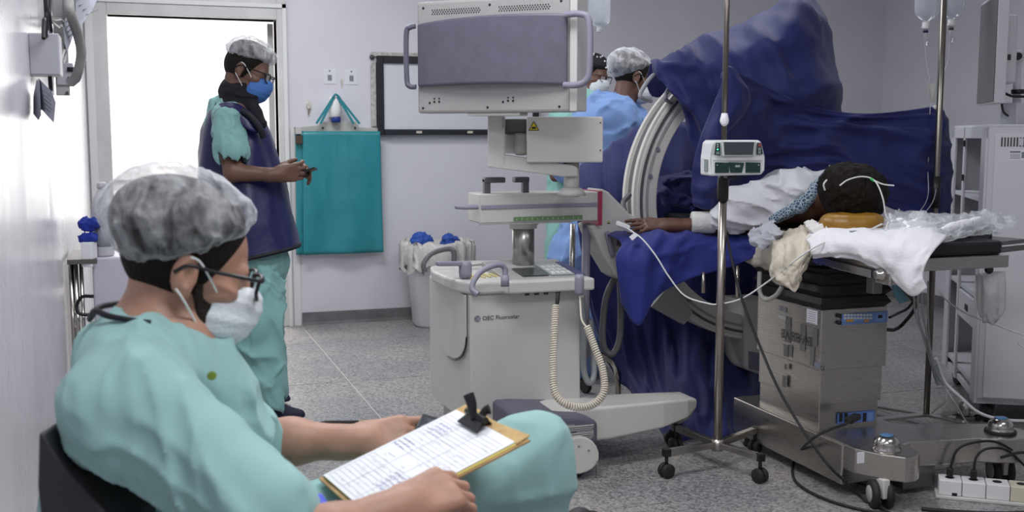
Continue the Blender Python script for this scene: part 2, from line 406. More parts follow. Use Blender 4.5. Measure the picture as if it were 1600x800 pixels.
maskw = mat('mask_white', (.72, .75, .78), .75, bump=(140, .3))
maskb = mat('mask_blue', (.06, .17, .48), .75, bump=(100, .2))
bag_m = mat('linen_white', (.78, .77, .8), .8, bump=(130, .25))
cream = mat('linen_cream', (.62, .56, .46), .85, bump=(40, .5), var=.12, vscale=14)
paper = mat('paper', (.82, .82, .86), .6)
cable_w = mat('white_cable', (.7, .7, .7), .4)
ivory = mat('ivory_cord', (.68, .62, .52), .5)
clear = mat('clear_plastic', (.85, .87, .9), .12, trans=.85, ior=1.3, alpha=.55)
capm = gauze('bouffant_near', (.72, .73, .76), .05, .52, 34, (1.0, 1.0, .3))
capf = gauze('bouffant_far', (.74, .74, .77), .2, .7, 30, (1, 1, .5))
# ------------------------------------------------------------ the room
YB, XL, XR, YF = 7.47, -.30, 5.73, -1.2
DX0, DX1, DZ = -.161, .897, 2.06
b = MB(); b.box((XL - .2, YB, 0), (DX0, YB + .14, CEIL)); b.box((DX0, YB, DZ), (DX1, YB + .14, CEIL)); b.box((DX1, YB, 0), (XR + .2, YB + .14, CEIL))
struct(b.build('wall_back', wall_m))
struct(MB().box((XL - .12, YF, 0), (XL, YB, CEIL)).build('wall_left', gloss_m))
struct(MB().box((XR, YF, 0), (XR + .12, YB, CEIL)).build('wall_right', wall_m))
struct(MB().box((XL, YF - .12, 0), (XR, YF, CEIL)).build('wall_front', wall_m))
ce = struct(MB().box((XL, YF, CEIL), (XR, YB, CEIL + .1)).build('ceiling', ceil_m))
lampm = mat('lamp_diffuser', (.9, .9, .9), .5, emit=((.95, .97, 1), 2.0))
for i, (x, y, p) in enumerate(PANELS):
    fr = MB(); 
    for a_, b_ in (((-.64, -.34, -.03), (.64, -.30, 0)), ((-.64, .30, -.03), (.64, .34, 0)), ((-.64, -.3, -.03), (-.6, .3, 0)), ((.6, -.3, -.03), (.64, .3, 0))):
        fr.box((x + a_[0], y + a_[1], CEIL + a_[2]), (x + b_[0], y + b_[1], CEIL + b_[2]))
    fr.build('lamp_frame', white, ce)
    MB().box((x - .6, y - .3, CEIL - .012), (x + .6, y + .3, CEIL - .002)).build('lamp_diffuser', lampm, ce)
# terrazzo floor: poured panels between thin brass-white joints
tz = mat('terrazzo', (.36, .35, .35), .38, bump=(40, .05))
nt = tz.node_tree; P_ = nt.nodes['Principled BSDF']; geo = nt.nodes.new('ShaderNodeNewGeometry')
vo = nt.nodes.new('ShaderNodeTexVoronoi'); vo.inputs['Scale'].default_value = 110; nt.links.new(geo.outputs['Position'], vo.inputs['Vector'])
sp = nt.nodes.new('ShaderNodeSeparateColor'); nt.links.new(vo.outputs['Color'], sp.inputs[0])
r1 = nt.nodes.new('ShaderNodeValToRGB'); r1.color_ramp.interpolation = 'CONSTANT'
els = r1.color_ramp.elements; els[0].position = 0; els[0].color = (.17, .165, .17, 1); els[1].position = .16; els[1].color = (.28, .275, .275, 1)
for p_, c_ in ((.45, (.34, .33, .33, 1)), (.75, (.42, .41, .4, 1)), (.92, (.23, .22, .21, 1))):
    e_ = els.new(p_); e_.color = c_
nt.links.new(sp.outputs[0], r1.inputs[0])
n2 = nt.nodes.new('ShaderNodeTexNoise'); n2.inputs['Scale'].default_value = 1.6; n2.inputs['Detail'].default_value = 5; nt.links.new(geo.outputs['Position'], n2.inputs['Vector'])
r2 = nt.nodes.new('ShaderNodeValToRGB'); r2.color_ramp.elements[0].color = (.8, .8, .84, 1); r2.color_ramp.elements[1].color = (1.1, 1.06, 1.0, 1); r2.color_ramp.elements[0].position = .35; r2.color_ramp.elements[1].position = .65
nt.links.new(n2.outputs['Fac'], r2.inputs[0]); mx = nt.nodes.new('ShaderNodeMix'); mx.data_type = 'RGBA'; mx.blend_type = 'MULTIPLY'; mx.inputs[0].default_value = 1
nt.links.new(r1.outputs[0], mx.inputs[6]); nt.links.new(r2.outputs[0], mx.inputs[7]); nt.links.new(mx.outputs[2], P_.inputs['Base Color'])
joint = mat('floor_joint', (.66, .64, .6), .5)
fl = struct(MB().box((XL - .12, YF - .12, -.12), (XR + .12, YB + .14, -.003)).build('floor', joint))
S = 1.137; x0 = 1.017 - 2 * S; y0 = 3.37 - 5 * S; proto = None
xs = [XL] + [x0 + i * S for i in range(1, 7) if XL < x0 + i * S < XR] + [XR]
ys = [YF] + [y0 + i * S for i in range(1, 12) if YF < y0 + i * S < YB] + [YB + .14]
for i in range(len(xs) - 1):
    for j in range(len(ys) - 1):
        if ys[j + 1] < .3: continue
        MB().box((xs[i] + .003, ys[j] + .003, -.02), (xs[i + 1] - .003, ys[j + 1] - .003, 0)).build('terrazzo_panel', tz, fl)
b = MB(); b.prism([(DX1 + .13, YB, 0), (DX1 + .13, YB - .03, 0), (DX1 + .13, YB - .022, .02), (DX1 + .13, YB - .018, .085), (DX1 + .13, YB, .085)], (XR - DX1 - .13, 0, 0))
struct(b.build('baseboard_back', mat('baseboard_grey', (.16, .155, .16), .6, var=.2, vscale=8)))
struct(MB().box((XR - .02, YF, 0), (XR, YB, .085)).build('baseboard_right', MATS['baseboard_grey']))
struct(MB().box((XL, YF, 0), (XL + .012, YB, .07)).build('baseboard_left', MATS['baseboard_grey']))
# door casing (trim), door leaf standing open into the corridor
b = MB(); b.box((DX0 - .139, YB - .03, 0), (DX0, YB + .16, DZ + .13)); b.box((DX1, YB - .03, 0), (DX1 + .06, YB + .16, DZ + .13)); b.box((DX0, YB - .03, DZ), (DX1, YB + .16, DZ + .13))
t1 = struct(b.build('trim_1', casing_m, bevel=.004))
b = MB(); b.box((DX0 - .13, YB - .042, 0), (DX0 - .085, YB - .028, DZ + .1)); b.box((DX1 + .035, YB - .042, 0), (DX1 + .06, YB - .028, DZ + .1)); b.box((DX0 - .13, YB - .042, DZ + .075), (DX1 + .06, YB - .028, DZ + .1))
b.build('casing_bead', mat('casing_light', (.72, .72, .71), .5), t1)
b = MB(); b.box((DX1 + .075, YB - .012, 0), (DX1 + .12, YB + .001, 1.34)); struct(b.build('trim_2', MATS['casing_light']))
dr = struct(MB().bar((.875, YB + .16, 1.03), (.81, YB + .98, 1.03), .04, 2.04).build('door_1', casing_m, bevel=.003))
b = MB(); b.tube([(.84, YB + .9, 1.0), (.79, YB + .9, 1.0), (.79, YB + .8, 1.0)], .01, 8); b.build('door_handle', chrome, dr)
# corridor beyond
cor = mat('corridor_wall_paint', (.85, .84, .83), .6)
b = MB(); b.box((-2.2, 10.4, 0), (3.2, 10.5, CEIL)); b.box((-2.3, YB + .14, 0), (-2.2, 10.4, CEIL)); b.box((3.2, YB + .14, 0), (3.3, 10.4, CEIL)); struct(b.build('wall_corridor', cor))
struct(MB().box((-2.3, YB + .14, CEIL), (3.3, 10.5, CEIL + .1)).build('ceiling_corridor', ceil_m))
struct(MB().box((-2.3, YB + .14, -.1), (3.3, 10.5, 0)).build('floor_corridor', tz))
struct(MB().box((-2.2, 10.37, .9), (3.2, 10.4, 1.02)).build('trim_3', cor))

# ------------------------------------------------------------ back-wall objects
def wb(x, y, dy=0.0): return YP(x, y, YB - dy)
# whiteboard
t = thing('whiteboard', 'framed whiteboard with dark border hung on back wall, half hidden by the machine monitor', 'board', (1.6, YB, 1.30))
bd = MB().box((1.60, YB - .03, 1.34), (2.72, YB - .004, 1.80)).build('board_surface', mat('whiteboard_enamel', (.66, .68, .72), .25), t)
dk = mat('board_frame', (.022, .022, .028), .3)
for lo, hi in (((1.565, YB - .045, 1.30), (1.61, YB, 1.84)), ((2.70, YB - .045, 1.30), (2.745, YB, 1.84)), ((1.61, YB - .05, 1.79), (2.70, YB, 1.84))):
    MB().box(lo, hi).build('frame_bar', dk, t, bevel=.004)
MB().box((1.61, YB - .06, 1.30), (2.70, YB, 1.335)).build('pen_tray', dk, t, bevel=.004)
for x in (1.83, 2.2): MB().box((x, YB - .064, 1.312), (x + .04, YB - .058, 1.328)).build('tray_clip', cream, t)
# frayed conduit cover left of board
t = thing('wall_conduit', 'narrow beige conduit strip running beside the whiteboard frame', 'conduit', (1.54, YB, 1.35))
MB().box((1.525, YB - .02, 1.36), (1.56, YB, 1.80)).build('conduit_cover', mat('old_tape', (.5, .49, .46), .7, var=.3, vscale=40), t, bevel=.003)
MB().box((1.525, YB - .02, 1.835), (2.3, YB, 1.865)).build('conduit_cover', MATS['old_tape'], t, bevel=.003)
MB().ball((1.535, YB - .015, 1.83), .017).build('conduit_knob', darkg, t)
# cards (printed codes left out)
for i, (x, y, lb) in enumerate(((515, 119, 'small white printed card on back wall, left of two'), (549, 120, 'small white printed card on back wall, right of two'))):
    p = wb(x, y); t = thing('wall_card', lb, 'card', (p[0], YB, p[2] - .05), group='white cards on the back wall')
    MB().box((p[0] - .042, YB - .004, p[2] - .052), (p[0] + .042, YB, p[2] + .052)).build('card_sheet', mat('card', (.72, .72, .74), .3), t)
    MB().box((p[0] - .014, YB - .0055, p[2] - .03), (p[0] + .014, YB - .0035, p[2] + .008)).build('printed_patch', mat('print_grey', (.22, .22, .25), .6), t)
    MB().ball((p[0], YB - .004, p[2] + .035), (.006, .002, .007)).build('printed_icon', MATS['print_grey'], t)
def scar(px, py, w, h, lb):
    p = wb(px, py); b = MB(); rg = random.Random(px); n = 11
    b.prism([(p[0] + w * (.7 + .5 * rg.random()) * math.cos(6.283 * i / n), YB, p[2] + h * (.7 + .5 * rg.random()) * math.sin(6.283 * i / n)) for i in range(n)], (0, -.004, 0))
    return b.build('plaster_patch', mat('bare_plaster', (.62, .58, .52), .8, var=.3, vscale=60), t, lb)
t = thing('broken_hook', 'remains of a broken beige hook plate on wall left of the dispenser', 'hook', wb(482, 170))
scar(482, 168, .02, .045, None); p = wb(482, 168); MB().cbox((p[0], YB - .012, p[2] + .01), (.012, .01, .02)).build('hook_stub', MATS['bare_plaster'], t, bevel=.003)
MB().tube([(p[0], YB - .01, p[2] - .02), (p[0] - .004, YB - .02, p[2] - .05)], .004, 6).build('hook_wire', mat('rust', (.2, .12, .08), .8), t)
t = thing('adhesive_remnant', 'small cream adhesive strip remnant between the two wall cards', 'tape', wb(534, 133)); scar(534, 130, .008, .035, None)
# lead-apron rack with hanging teal apron, dispenser with teal straps
y_r = YB - .06
t = thing('apron_rack', 'pale wall rack board holding the hanging teal apron', 'rack', (1.25, YB, 1.3))
a = YP(473, 205, y_r); c = YP(594, 207, y_r)
MB().prism([(a[0] - .01, y_r + .03, a[2] - .03), (c[0], y_r + .03, a[2] - .03), (c[0], y_r + .03, a[2] + .02), (c[0] - .14, y_r + .03, a[2] + .03), (c[0] - .16, y_r + .03, a[2] + .065), (c[0] - .4, y_r + .03, a[2] + .065), (c[0] - .42, y_r + .03, a[2] + .04), (a[0] - .01, y_r + .03, a[2] + .03)], (0, .03, 0)).build('rack_board', mat('rack_cream', (.5, .49, .46), .6, var=.06), t, bevel=.004)
MB().box((a[0] - .05, y_r - .02, a[2] - .02), (a[0] - .01, YB, a[2] + .03)).build('rack_end', MATS['rack_cream'], t, bevel=.004)
MB().box((a[0] - .045, y_r - .024, a[2] - .085), (a[0] - .005, YB - .01, a[2] - .03)).build('rack_bracket', mat('brown_plastic', (.07, .04, .03), .6), t, bevel=.003)
for x in (a[0] + .14, a[0] + .36): MB().cyl((x, y_r + .025, a[2] + .022), (x, y_r + .031, a[2] + .022), .008, 8).build('screw', darkg, t)
tl = mat('teal_vinyl', (.03, .25, .29), .28, bump=(14, .3), spec=.6, var=.06)
z0, z1 = a[2] - .0, YP(593, 394, y_r)[2]
ap = thing('hanging_apron', 'glossy teal apron hanging flat from the pale wall rack', 'apron', (1.28, y_r, z1))
rows = []
for j in range(6):
    zz = z0 + (z1 - z0) * j / 5; s = .012 * j / 5
    rows.append([(a[0] - .002 + i * (c[0] - a[0]) / 8 - s * (1 - i / 4), y_r - .012 - .012 * math.sin(i * 1.3 + j * .4) * (j / 5 + .1), zz) for i in range(9)])
patch(rows, 'apron_front', tl, ap, 6, 6, .004, 3, 3, 3, .006)
patch([[(q[0] - .045 + .0 * k, q[1] + .03, q[2]) for k, q in enumerate(r[:3])] for r in rows], 'apron_back_layer', tl, ap, 5, 5, .003, 2, 2, 5, .006)
t = thing('soap_dispenser', 'white wall dispenser with blue nozzle above the teal apron', 'dispenser', wb(521, 190))
p = wb(521, 168)
MB().lathe([(.02, -.075), (.038, -.06), (.043, -.02), (.043, .03), (.036, .06), (.02, .07)], (p[0], YB - .055, p[2]), seg=16).build('bottle_body', white, t)
MB().lathe([(.03, 0), (.032, .01), (.032, .03), (.026, .04)], (p[0] + .005, YB - .06, p[2] - .1), seg=14).build('nozzle', mat('nozzle_blue', (.01, .03, .22), .4), t)
MB().cbox((p[0], YB - .012, p[2]), (.035, .012, .07)).build('wall_bracket', white, t, bevel=.004)
strap = thing('teal_straps', 'teal fabric straps looped over the white dispenser', 'straps', (p[0], YB - .08, a[2] + .05))
for dx, k in ((-.115, 0), (-.09, 1), (.105, 0), (.14, 1)):
    MB().bar((p[0] + dx * .12, YB - .10, p[2] + .07), (p[0] + dx * 1.15, YB - .09, a[2] + .05), .016, .003, (0, 1, 0)).build('strap', tl, strap)
MB().tube([(p[0] - .02, YB - .1, p[2] + .065), (p[0], YB - .1, p[2] + .085), (p[0] + .025, YB - .1, p[2] + .065)], .008, 8, 4).build('strap_loop', tl, strap)
# waste bin with white liner
c0 = ZP(685, 512, 0); t = thing('waste_bin', 'white plastic waste bin with loose liner against back wall', 'bin', (c0[0] + .02, c0[1] + .12, 0))
bx, by = c0[0] + .03, c0[1] + .12; b = MB()
def rr(w, d, z, n=28, e=3.2):
    return [(bx + w * np.sign(math.cos(q)) * abs(math.cos(q)) ** (2 / e), by + d * np.sign(math.sin(q)) * abs(math.sin(q)) ** (2 / e), z) for q in [6.2832 * i / n for i in range(n)]]
b.grid(np.array([rr(.155, .13, .0), rr(.17, .14, .02), rr(.21, .17, .52), rr(.215, .175, .53), rr(.205, .165, .53), rr(.16, .13, .03)]).transpose(1, 0, 2), True)
b.f.append(list(range(0, 28 * 6, 6))[::-1]); b.f.append(list(range(5, 28 * 6, 6)))
b.build('bin_body', mat('bin_plastic', (.66, .66, .68), .4), t)
ln = []
for w_, d_, z_, am in ((.19, .15, .40, .012), (.21, .17, .53, .006), (.225, .185, .585, .01), (.24, .2, .56, .016), (.235, .195, .47, .02), (.23, .19, .40, .03)):
    R_ = rr(w_, d_, z_, 56); ln.append([(x + am * math.sin(i * 2.1), y + am * math.cos(i * 2.7), z + am * 1.2 * math.sin(i * 1.3 + w_ * 30)) for i, (x, y, z) in enumerate(R_)])
MB().grid(np.array(ln).transpose(1, 0, 2), True).build('bin_liner', mat('liner', (.66, .63, .6), .35, bump=(40, .4)), t)
for i, (dx, dz, rx, sd) in enumerate(((-.11, .58, .085, 1), (.09, .565, .06, 2))):
    q = thing('discarded_wrap', ('crumpled blue wrap heaped at left of the open bin' if i == 0 else 'smaller crumpled blue wrap at right in the open bin'), 'wrap', (bx + dx, by, dz - .04), group='blue wraps in the bin')
    sdf_mesh([EL((bx + dx, by, dz), (rx, .06, .045)), EL((bx + dx - .02, by - .01, dz + .03), (.04, .04, .035))], 'wrap', mat('wrap_blue', (.03, .09, .42), .6), q, .007, lambda P: folds(P, np.eye(3), (18, 18, 24), .018, 3))
# ------------------------------------------------------------ C-arm X-ray machine
cm = thing('c_arm_machine', 'grey mobile X-ray machine with lavender bumpers, monitor back and C-shaped arm', 'medical machine', (1.45, 4.25, 0))
X0, X1, Yc = 1.195, 1.661, 4.0
def outline(x0, x1, y0, y1, r, n=6):
    o = [(x1, y0), (x1, y1)]
    o += [(x0 + r - r * math.sin(q), y1 - r + r * math.cos(q)) for q in np.linspace(0, math.pi / 2, n)]
    o += [(x0, y0)]
    return o
b = MB(); b.prism([(x, y, .15) for x, y in outline(X0, X1, Yc, 4.68, .07, 6)], (0, 0, .535)); cab = b.build('cabinet_body', mach, cm, bevel=.008)
# deck with rounded left end and front console tray
b = MB(); dz0, dz1 = .685, .735
pts = [(X1 + .02, Yc - .03), (X1 + .02, 4.62), (1.42, 4.70), (1.28, 4.66), (1.18, 4.55), (1.15, 4.4), (1.15, 4.2), (1.165, 4.07), (1.2, 3.985), (1.32, Yc - .02), (1.33, Yc - .045)]
b.prism([(x, y, dz0) for x, y in pts], (0, 0, dz1 - dz0)); b.build('deck', mach, cm, bevel=.012, seg=3)
b = MB(); b.prism([(1.335, 3.93, .69), (1.69, 3.93, .69), (1.69, 4.02, .69), (1.69, 4.34, .79), (1.335, 4.34, .79), (1.335, 4.02, .69)][:2] + [(1.69, 3.93, .738), (1.335, 3.93, .738)], (0, .42, .0))
b.build('console_tray', mach, cm, bevel=.008, seg=3)
b = MB(); b.prism([(1.345, 3.98, .738), (1.345, 4.33, .738), (1.345, 4.33, .772)], (.335, 0, 0)); con = b.build('console_slope', machd, cm, bevel=.003)
cz = lambda y: .7405 + (y - 3.98) * .034 / .35
def cplate(x0, x1, y0, y1, m, nm, pr, h=.003): MB().prism([(x0, y0, cz(y0)), (x1, y0, cz(y0)), (x1, y1, cz(y1)), (x0, y1, cz(y1))], (0, 0, h)).build(nm, m, pr)
cplate(1.42, 1.53, 4.02, 4.16, mat('lcd_dark', (.05, .06, .055), .15), 'display', con)
cplate(1.54, 1.64, 4.02, 4.22, mat('key_panel', (.4, .45, .43), .4), 'key_panel', con)
cplate(1.645, 1.68, 4.0, 4.25, mat('blue_strip', (.09, .09, .2), .4), 'indicator_strip', con)
for i in range(4):
    for j in range(3): cplate(1.55 + i * .023, 1.565 + i * .023, 4.04 + j * .055, 4.07 + j * .055, white, 'key', con, .006)
for i in range(5):
    x = 1.22 + i * .028; MB().box((x, 4.08 + i * .005, dz1), (x + .012, 4.2, dz1 + .006)).build('deck_key', mat('pale_key', (.6, .6, .5) if i else (.6, .5, .2), .5), cm, bevel=.002)
# access flap on the left face (rounded bottom) with dark gap
fx = X0 - .004; ft = [(fx, Yc + .03, .68)] + [(fx, Yc + .03 + .24 * (1 - math.cos(q)), .40 - .13 * math.sin(q) + .12) for q in np.linspace(0, math.pi, 14)] + [(fx, Yc + .51, .68)]
MB().prism([(p[0], p[1], p[2]) for p in ft], (-.006, 0, 0)).build('access_flap', mach, cm, bevel=.002)
MB().tube([(fx - .004, p[1] - .006 * math.cos(i / 14 * 3.14), p[2] - .006) for i, p in enumerate(ft[1:9])], .003, 6).build('flap_gap', black, cm)
for x in (1.42, 1.46, 1.5, 1.55): MB().box((x, Yc - .006, .672), (x + .018, Yc, .682)).build('connector_mark', darkg, cm)
p = YP(749, 497, Yc - .001)
text('OEC Fluorostar', .0235, (p[0] + .012, Yc - .0015, p[2] - .009), (1, 0, 0), (0, 0, 1), mat('logo_grey', (.09, .085, .1), .5), 'lettering', cm)
b = MB(); c_ = (p[0] - .008, Yc - .0012, p[2] - .002)
b.tube([(c_[0] + .0115 * math.cos(q), c_[1], c_[2] + .0115 * math.sin(q)) for q in np.linspace(0, 6.2832, 20)], .0011, 5)
for s in (-1, 1):
    b.tube([(c_[0] + s * .002 + .0045 * math.cos(q), c_[1], c_[2] + s * .001 + .005 * math.sin(q)) for q in np.linspace(.6, 5.6, 12)], .0009, 5)
for q0 in (0, 1.57, 3.14, 4.71): b.tube([(c_[0] + .0085 * math.cos(q0 + t), c_[1], c_[2] + .0085 * math.sin(q0 + t)) for t in (-.3, 0, .3)], .0008, 5)
b.build('round_emblem', mat('emblem_lavender', (.16, .14, .24), .5), cm)
# handles on the deck
b = MB(); b.tube([D(789, 437, 4.12), D(788, 418, 4.12), D(775, 414, 4.1), D(752, 424, 4.07), D(740, 440, 4.05), D(738, 452, 4.04), D(747, 460, 4.03)], [.011, .011, .011, .011, .012], 10, 5); b.build('deck_handle', lavl, cm)
MB().cyl(D(789, 448, 4.12), D(789, 430, 4.12), .016, 14).build('handle_socket', lavl, cm)
b = MB(); b.tube([D(709, 414, 4.55), D(709, 394, 4.55), D(700, 389, 4.55), D(675, 396, 4.52), D(662, 412, 4.5), D(664, 425, 4.5)], .011, 10, 5); b.build('deck_handle', mat('handle_dark', (.12, .115, .125), .45), cm)
q = D(727, 422, 4.3); MB().lathe([(.024, -.03), (.026, -.01), (.026, .02), (.022, .035)], q, seg=16).build('brake_hub', lavl, cm)
MB().bar(D(727, 412, 4.3), D(683, 412, 4.22), .028, .018).build('brake_lever', lavl, cm, bevel=.005)
MB().tube([D(733, 414, 4.62), D(800, 408, 4.6)], .007, 8).build('rear_rail', steel, cm)
# lifting column
px, py = 1.505, 4.26
MB().cyl((px, py, .74), (px, py, .95), .0465, 28).build('lift_column', mat('column_steel', (.4, .39, .37), .28, 1.0), cm)
MB().lathe([(.058, 0), (.058, .012), (.066, .02), (.066, .04)], (px, py, .915), seg=28).build('column_collar', mach, cm)
MB().lathe([(.062, 0), (.062, .01), (.052, .016)], (px, py, .745), seg=28).build('column_foot', mach, cm)
# horizontal carriage beam
bx0 = YP(750, 330, 4.17)[0]; bx1 = YP(937, 330, 4.17)[0]
MB().box((bx0, 4.17, .945), (bx1, 4.34, 1.065)).build('carriage_beam', mach, cm, bevel=.006)
MB().box((bx0 - .002, 4.165, .94), (bx0 + .4, 4.172, .945)).build('beam_seam', machd, cm)
MB().box((bx0 + .004, 4.166, 1.003), (bx1 - .004, 4.172, 1.02)).build('bumper_strip', lavl, cm, bevel=.002)
gx0 = YP(803, 345, 4.165)[0]; gx1 = YP(910, 345, 4.165)[0]
sc_ = MB().box((gx0, 4.1655, .953), (gx1, 4.17, .969)).build('scale_strip', mat('scale_green', (.13, .24, .1), .5), cm)
b = MB()
for i in range(13): b.box((gx0 + .012 + i * (gx1 - gx0 - .02) / 12.5, 4.1645, .956), (gx0 + .0135 + i * (gx1 - gx0 - .02) / 12.5, 4.1656, .966 if i % 2 else .962))
o = b.build('scale_marks', white, cm); o['kind'] = 'stuff'
ex = YP(936, 320, 4.165)[0]; rb = MB().box((ex - .004, 4.162, .925), (ex + .014, 4.345, 1.068)).build('red_scale_band', mat('scale_red', (.35, .03, .08), .45), cm, bevel=.002)
MB().tube([(bx0 + .005, 4.2, 1.01), (bx0 - .05, 4.2, 1.01), (bx0 - .085, 4.215, 1.012), (bx0 - .05, 4.235, 1.01), (bx0 + .005, 4.235, 1.01)], .009, 8, 4).build('end_handle', lavl, cm)
for x, s in ((760, 1), (820, -1)):
    p = YP(x, 300, 4.22); b = MB(); b.box((p[0] - .013, 4.2, 1.06), (p[0] + .013, 4.235, 1.125)); b.box((p[0] - .013 if s > 0 else p[0] - .05, 4.195, 1.107), (p[0] + .075 if s > 0 else p[0] + .013, 4.24, 1.13)); b.build('locking_lever', mat('lever_grey', (.1, .1, .115), .45), cm, bevel=.005)
# yoke joining the beam to the C
def plate(pxs, Y, th, nm, m, pr, bev=.006, label=None): return MB().prism([YP(x, y, Y) for x, y in pxs], (0, th, 0)).build(nm, m, pr, label, bevel=bev)
plate([(939, 294), (952, 300), (985, 334), (1018, 352), (1030, 420), (975, 440), (961, 431), (940, 396), (923, 352), (938, 350)], 4.19, .16, 'yoke', mach, cm, .012)
MB().lathe([(.05, 0), (.05, .03)], YP(1010, 390, 4.36), (0, 1, 0), 24).build('pivot', machd, cm)
p = YP(960, 370, 4.18); MB().bar(YP(948, 362, 4.175), YP(958, 400, 4.175), .02, .015, (0, 1, 0)).build('yoke_lever', lavl, cm, bevel=.004)
tri = mat('warning_yellow', (.75, .6, .02), .5)
def warn(px_, py_, Y, s):
    p = YP(px_, py_, Y); tr = lambda k, dy: [(p[0] + k * s * math.cos(q), Y - dy, p[2] + k * s * math.sin(q)) for q in (math.pi / 2, math.pi * 7 / 6, math.pi * 11 / 6)]
    o = MB().prism(tr(1.25, .001), (0, .001, 0)).build('warning_border', black, cm); MB().prism(tr(.92, .002), (0, .0015, 0)).build('warning_triangle', tri, o)
    MB().box((p[0] - s * .45, Y - .003, p[2] - s * .35), (p[0] + s * .4, Y - .002, p[2] + s * .1)).build('warning_mark', black, o)
warn(951, 348, 4.19, .0075)
# the C itself, in the X-Z plane
CX, CZ, CY0, CY1 = 2.745, 1.012, 4.40, 4.53
def arc(ro, ri, y0, y1, a0, a1, n=60):
    L = []
    for q in np.linspace(math.radians(a0), math.radians(a1), n):
        c, s = math.cos(q), math.sin(q); L.append([(CX + r * c, y, CZ + r * s) for r, y in ((ro, y0), (ri, y0), (ri, y1), (ro, y1))])
    b = MB(); A = np.array(L); vs = A.reshape(-1, 3); fs = []
    for i in range(n - 1):
        for k in range(4): fs.append((i * 4 + k, i * 4 + (k + 1) % 4, i * 4 + 4 + (k + 1) % 4, i * 4 + 4 + k))
    fs += [(0, 1, 2, 3), tuple((n - 1) * 4 + k for k in (3, 2, 1, 0))]; b._add(vs, fs); return b
arcM = mat('arc_enamel', (.66, .64, .60), .35)
C_ = arc(.655, .555, CY0, CY1, 88, 278).build('c_arm', arcM, cm, bevel=.006)
arc(.668, .655, CY0 + .005, CY0 + .03, 95, 262).build('outer_rail', arcM, C_)
arc(.668, .655, CY1 - .03, CY1 - .005, 95, 262).build('outer_rail', arcM, C_)
arc(.659, .655, CY0 + .045, CY1 - .045, 95, 262).build('cable_groove', mat('groove_grey', (.1, .1, .11), .5), C_)
arc(.640, .628, CY0 - .004, CY0, 95, 262).build('groove_line', MATS['groove_grey'], C_)
arc(.612, .600, CY0 - .003, CY0, 95, 262).build('groove_line', machd, C_)
for (a_, r_) in ((158, .6), (170, .6), (230, .6)):
    q = math.radians(a_); MB().lathe([(.012, 0), (.01, .006)], (CX + r_ * math.cos(q), CY0 - .001, CZ + r_ * math.sin(q)), (0, -1, 0), 12).build('bolt_cover', mat('cover_grey', (.2, .2, .25), .5), C_)
hg = mat('grab_grey', (.3, .3, .33), .35)
MB().tube([YP(1017, 158, 4.41), YP(1003, 153, 4.36), YP(1001, 145, 4.36), YP(1016, 122, 4.36), YP(1030, 112, 4.41)], .0095, 10, 5).build('grab_handle', hg, C_)
MB().tube([YP(1050, 162, 4.41), YP(1040, 155, 4.36), YP(1041, 146, 4.36), YP(1050, 132, 4.38), YP(1058, 130, 4.41)], .0095, 10, 5).build('grab_handle', hg, C_)
plate([(1018, 479), (1049, 442), (1084, 488), (1070, 508)], 4.36, .05, 'motor_cover', machd, cm)
plate([(1162, 470), (1208, 468), (1212, 560), (1196, 588), (1165, 578)], 4.38, .2, 'generator_housing', mach, cm, .012)
pl = plate([(1171, 549), (1187, 552), (1187, 580), (1171, 576)], 4.372, .004, 'rating_label', mat('label_grey', (.16, .17, .22), .5), cm, 0)
# image intensifier under the drape
MB().lathe([(.15, 0), (.16, .03), (.16, .26), (.1, .36), (.06, .4)], (2.78, 4.46, 1.28), seg=28).build('detector_housing', mach, cm)
# monitor housing, turned so its right end is nearer
h_ = nrm(V(_f[0], _f[1], 0)); a25 = math.radians(24); mxd = _r * math.cos(a25) - h_ * math.sin(a25)
mo = D(773, 211, 4.16); fr = frame((mo[0], mo[1], 0), mxd)      # local: x right, y away from camera, z up
zm0, zm1 = 1.385, 1.815
mon = MB(fr).box((-.335, 0, zm0), (.305, .1, zm1)).build('monitor_housing', mat('monitor_back', (.38, .365, .36), .5, var=.03, vscale=8), cm, bevel=.01)
MB(fr).box((.305, -.003, zm0 + .002), (.335, .105, zm1 + .002)).build('monitor_frame', mat('monitor_frame_light', (.62, .6, .58), .4), mon, bevel=.004)
n = 24; xs_ = np.linspace(-.325, .30, n); rowsP = []
b = MB(fr); ft = []; bk = []
for x in xs_:
    u = (x + .0125) / .3125; bow = .028 * (1 - u * u); ft.append((x, -.018 - bow, x))
V_ = []; F_ = []
for i, (x, y, _) in enumerate(ft):
    u = (x + .0125) / .3125; zt = 1.735 + .012 * (1 - u * u) + .006 * u; zb = 1.485 + .008 * (1 - u * u) - .002 * u
    V_ += [(x, y, zb), (x, y, zt), (x, -.001, zt), (x, -.001, zb)]
for i in range(n - 1):
    for k in range(4): F_.append((i * 4 + k, i * 4 + (k + 1) % 4, i * 4 + 4 + (k + 1) % 4, i * 4 + 4 + k))
F_ += [(3, 2, 1, 0), tuple((n - 1) * 4 + k for k in (0, 1, 2, 3))]
b._add(V_, F_); b.build('bumper_panel', lav, mon, bevel=.008)
b = MB(fr); b.tube([(-.325, -.03, 1.72), (-.345, -.035, 1.715), (-.362, -.035, 1.69), (-.362, -.035, 1.52), (-.350, -.035, 1.49), (-.325, -.03, 1.487)], .0105, 10, 5); b.build('side_handle', lav, mon)
b = MB(fr); b.tube([(.295, -.03, 1.735), (.36, -.035, 1.735), (.392, -.035, 1.705), (.395, -.035, 1.55), (.385, -.035, 1.50), (.35, -.035, 1.482), (.295, -.03, 1.482)], .0125, 10, 5); b.build('side_handle', lavl, mon)
b = MB(fr)
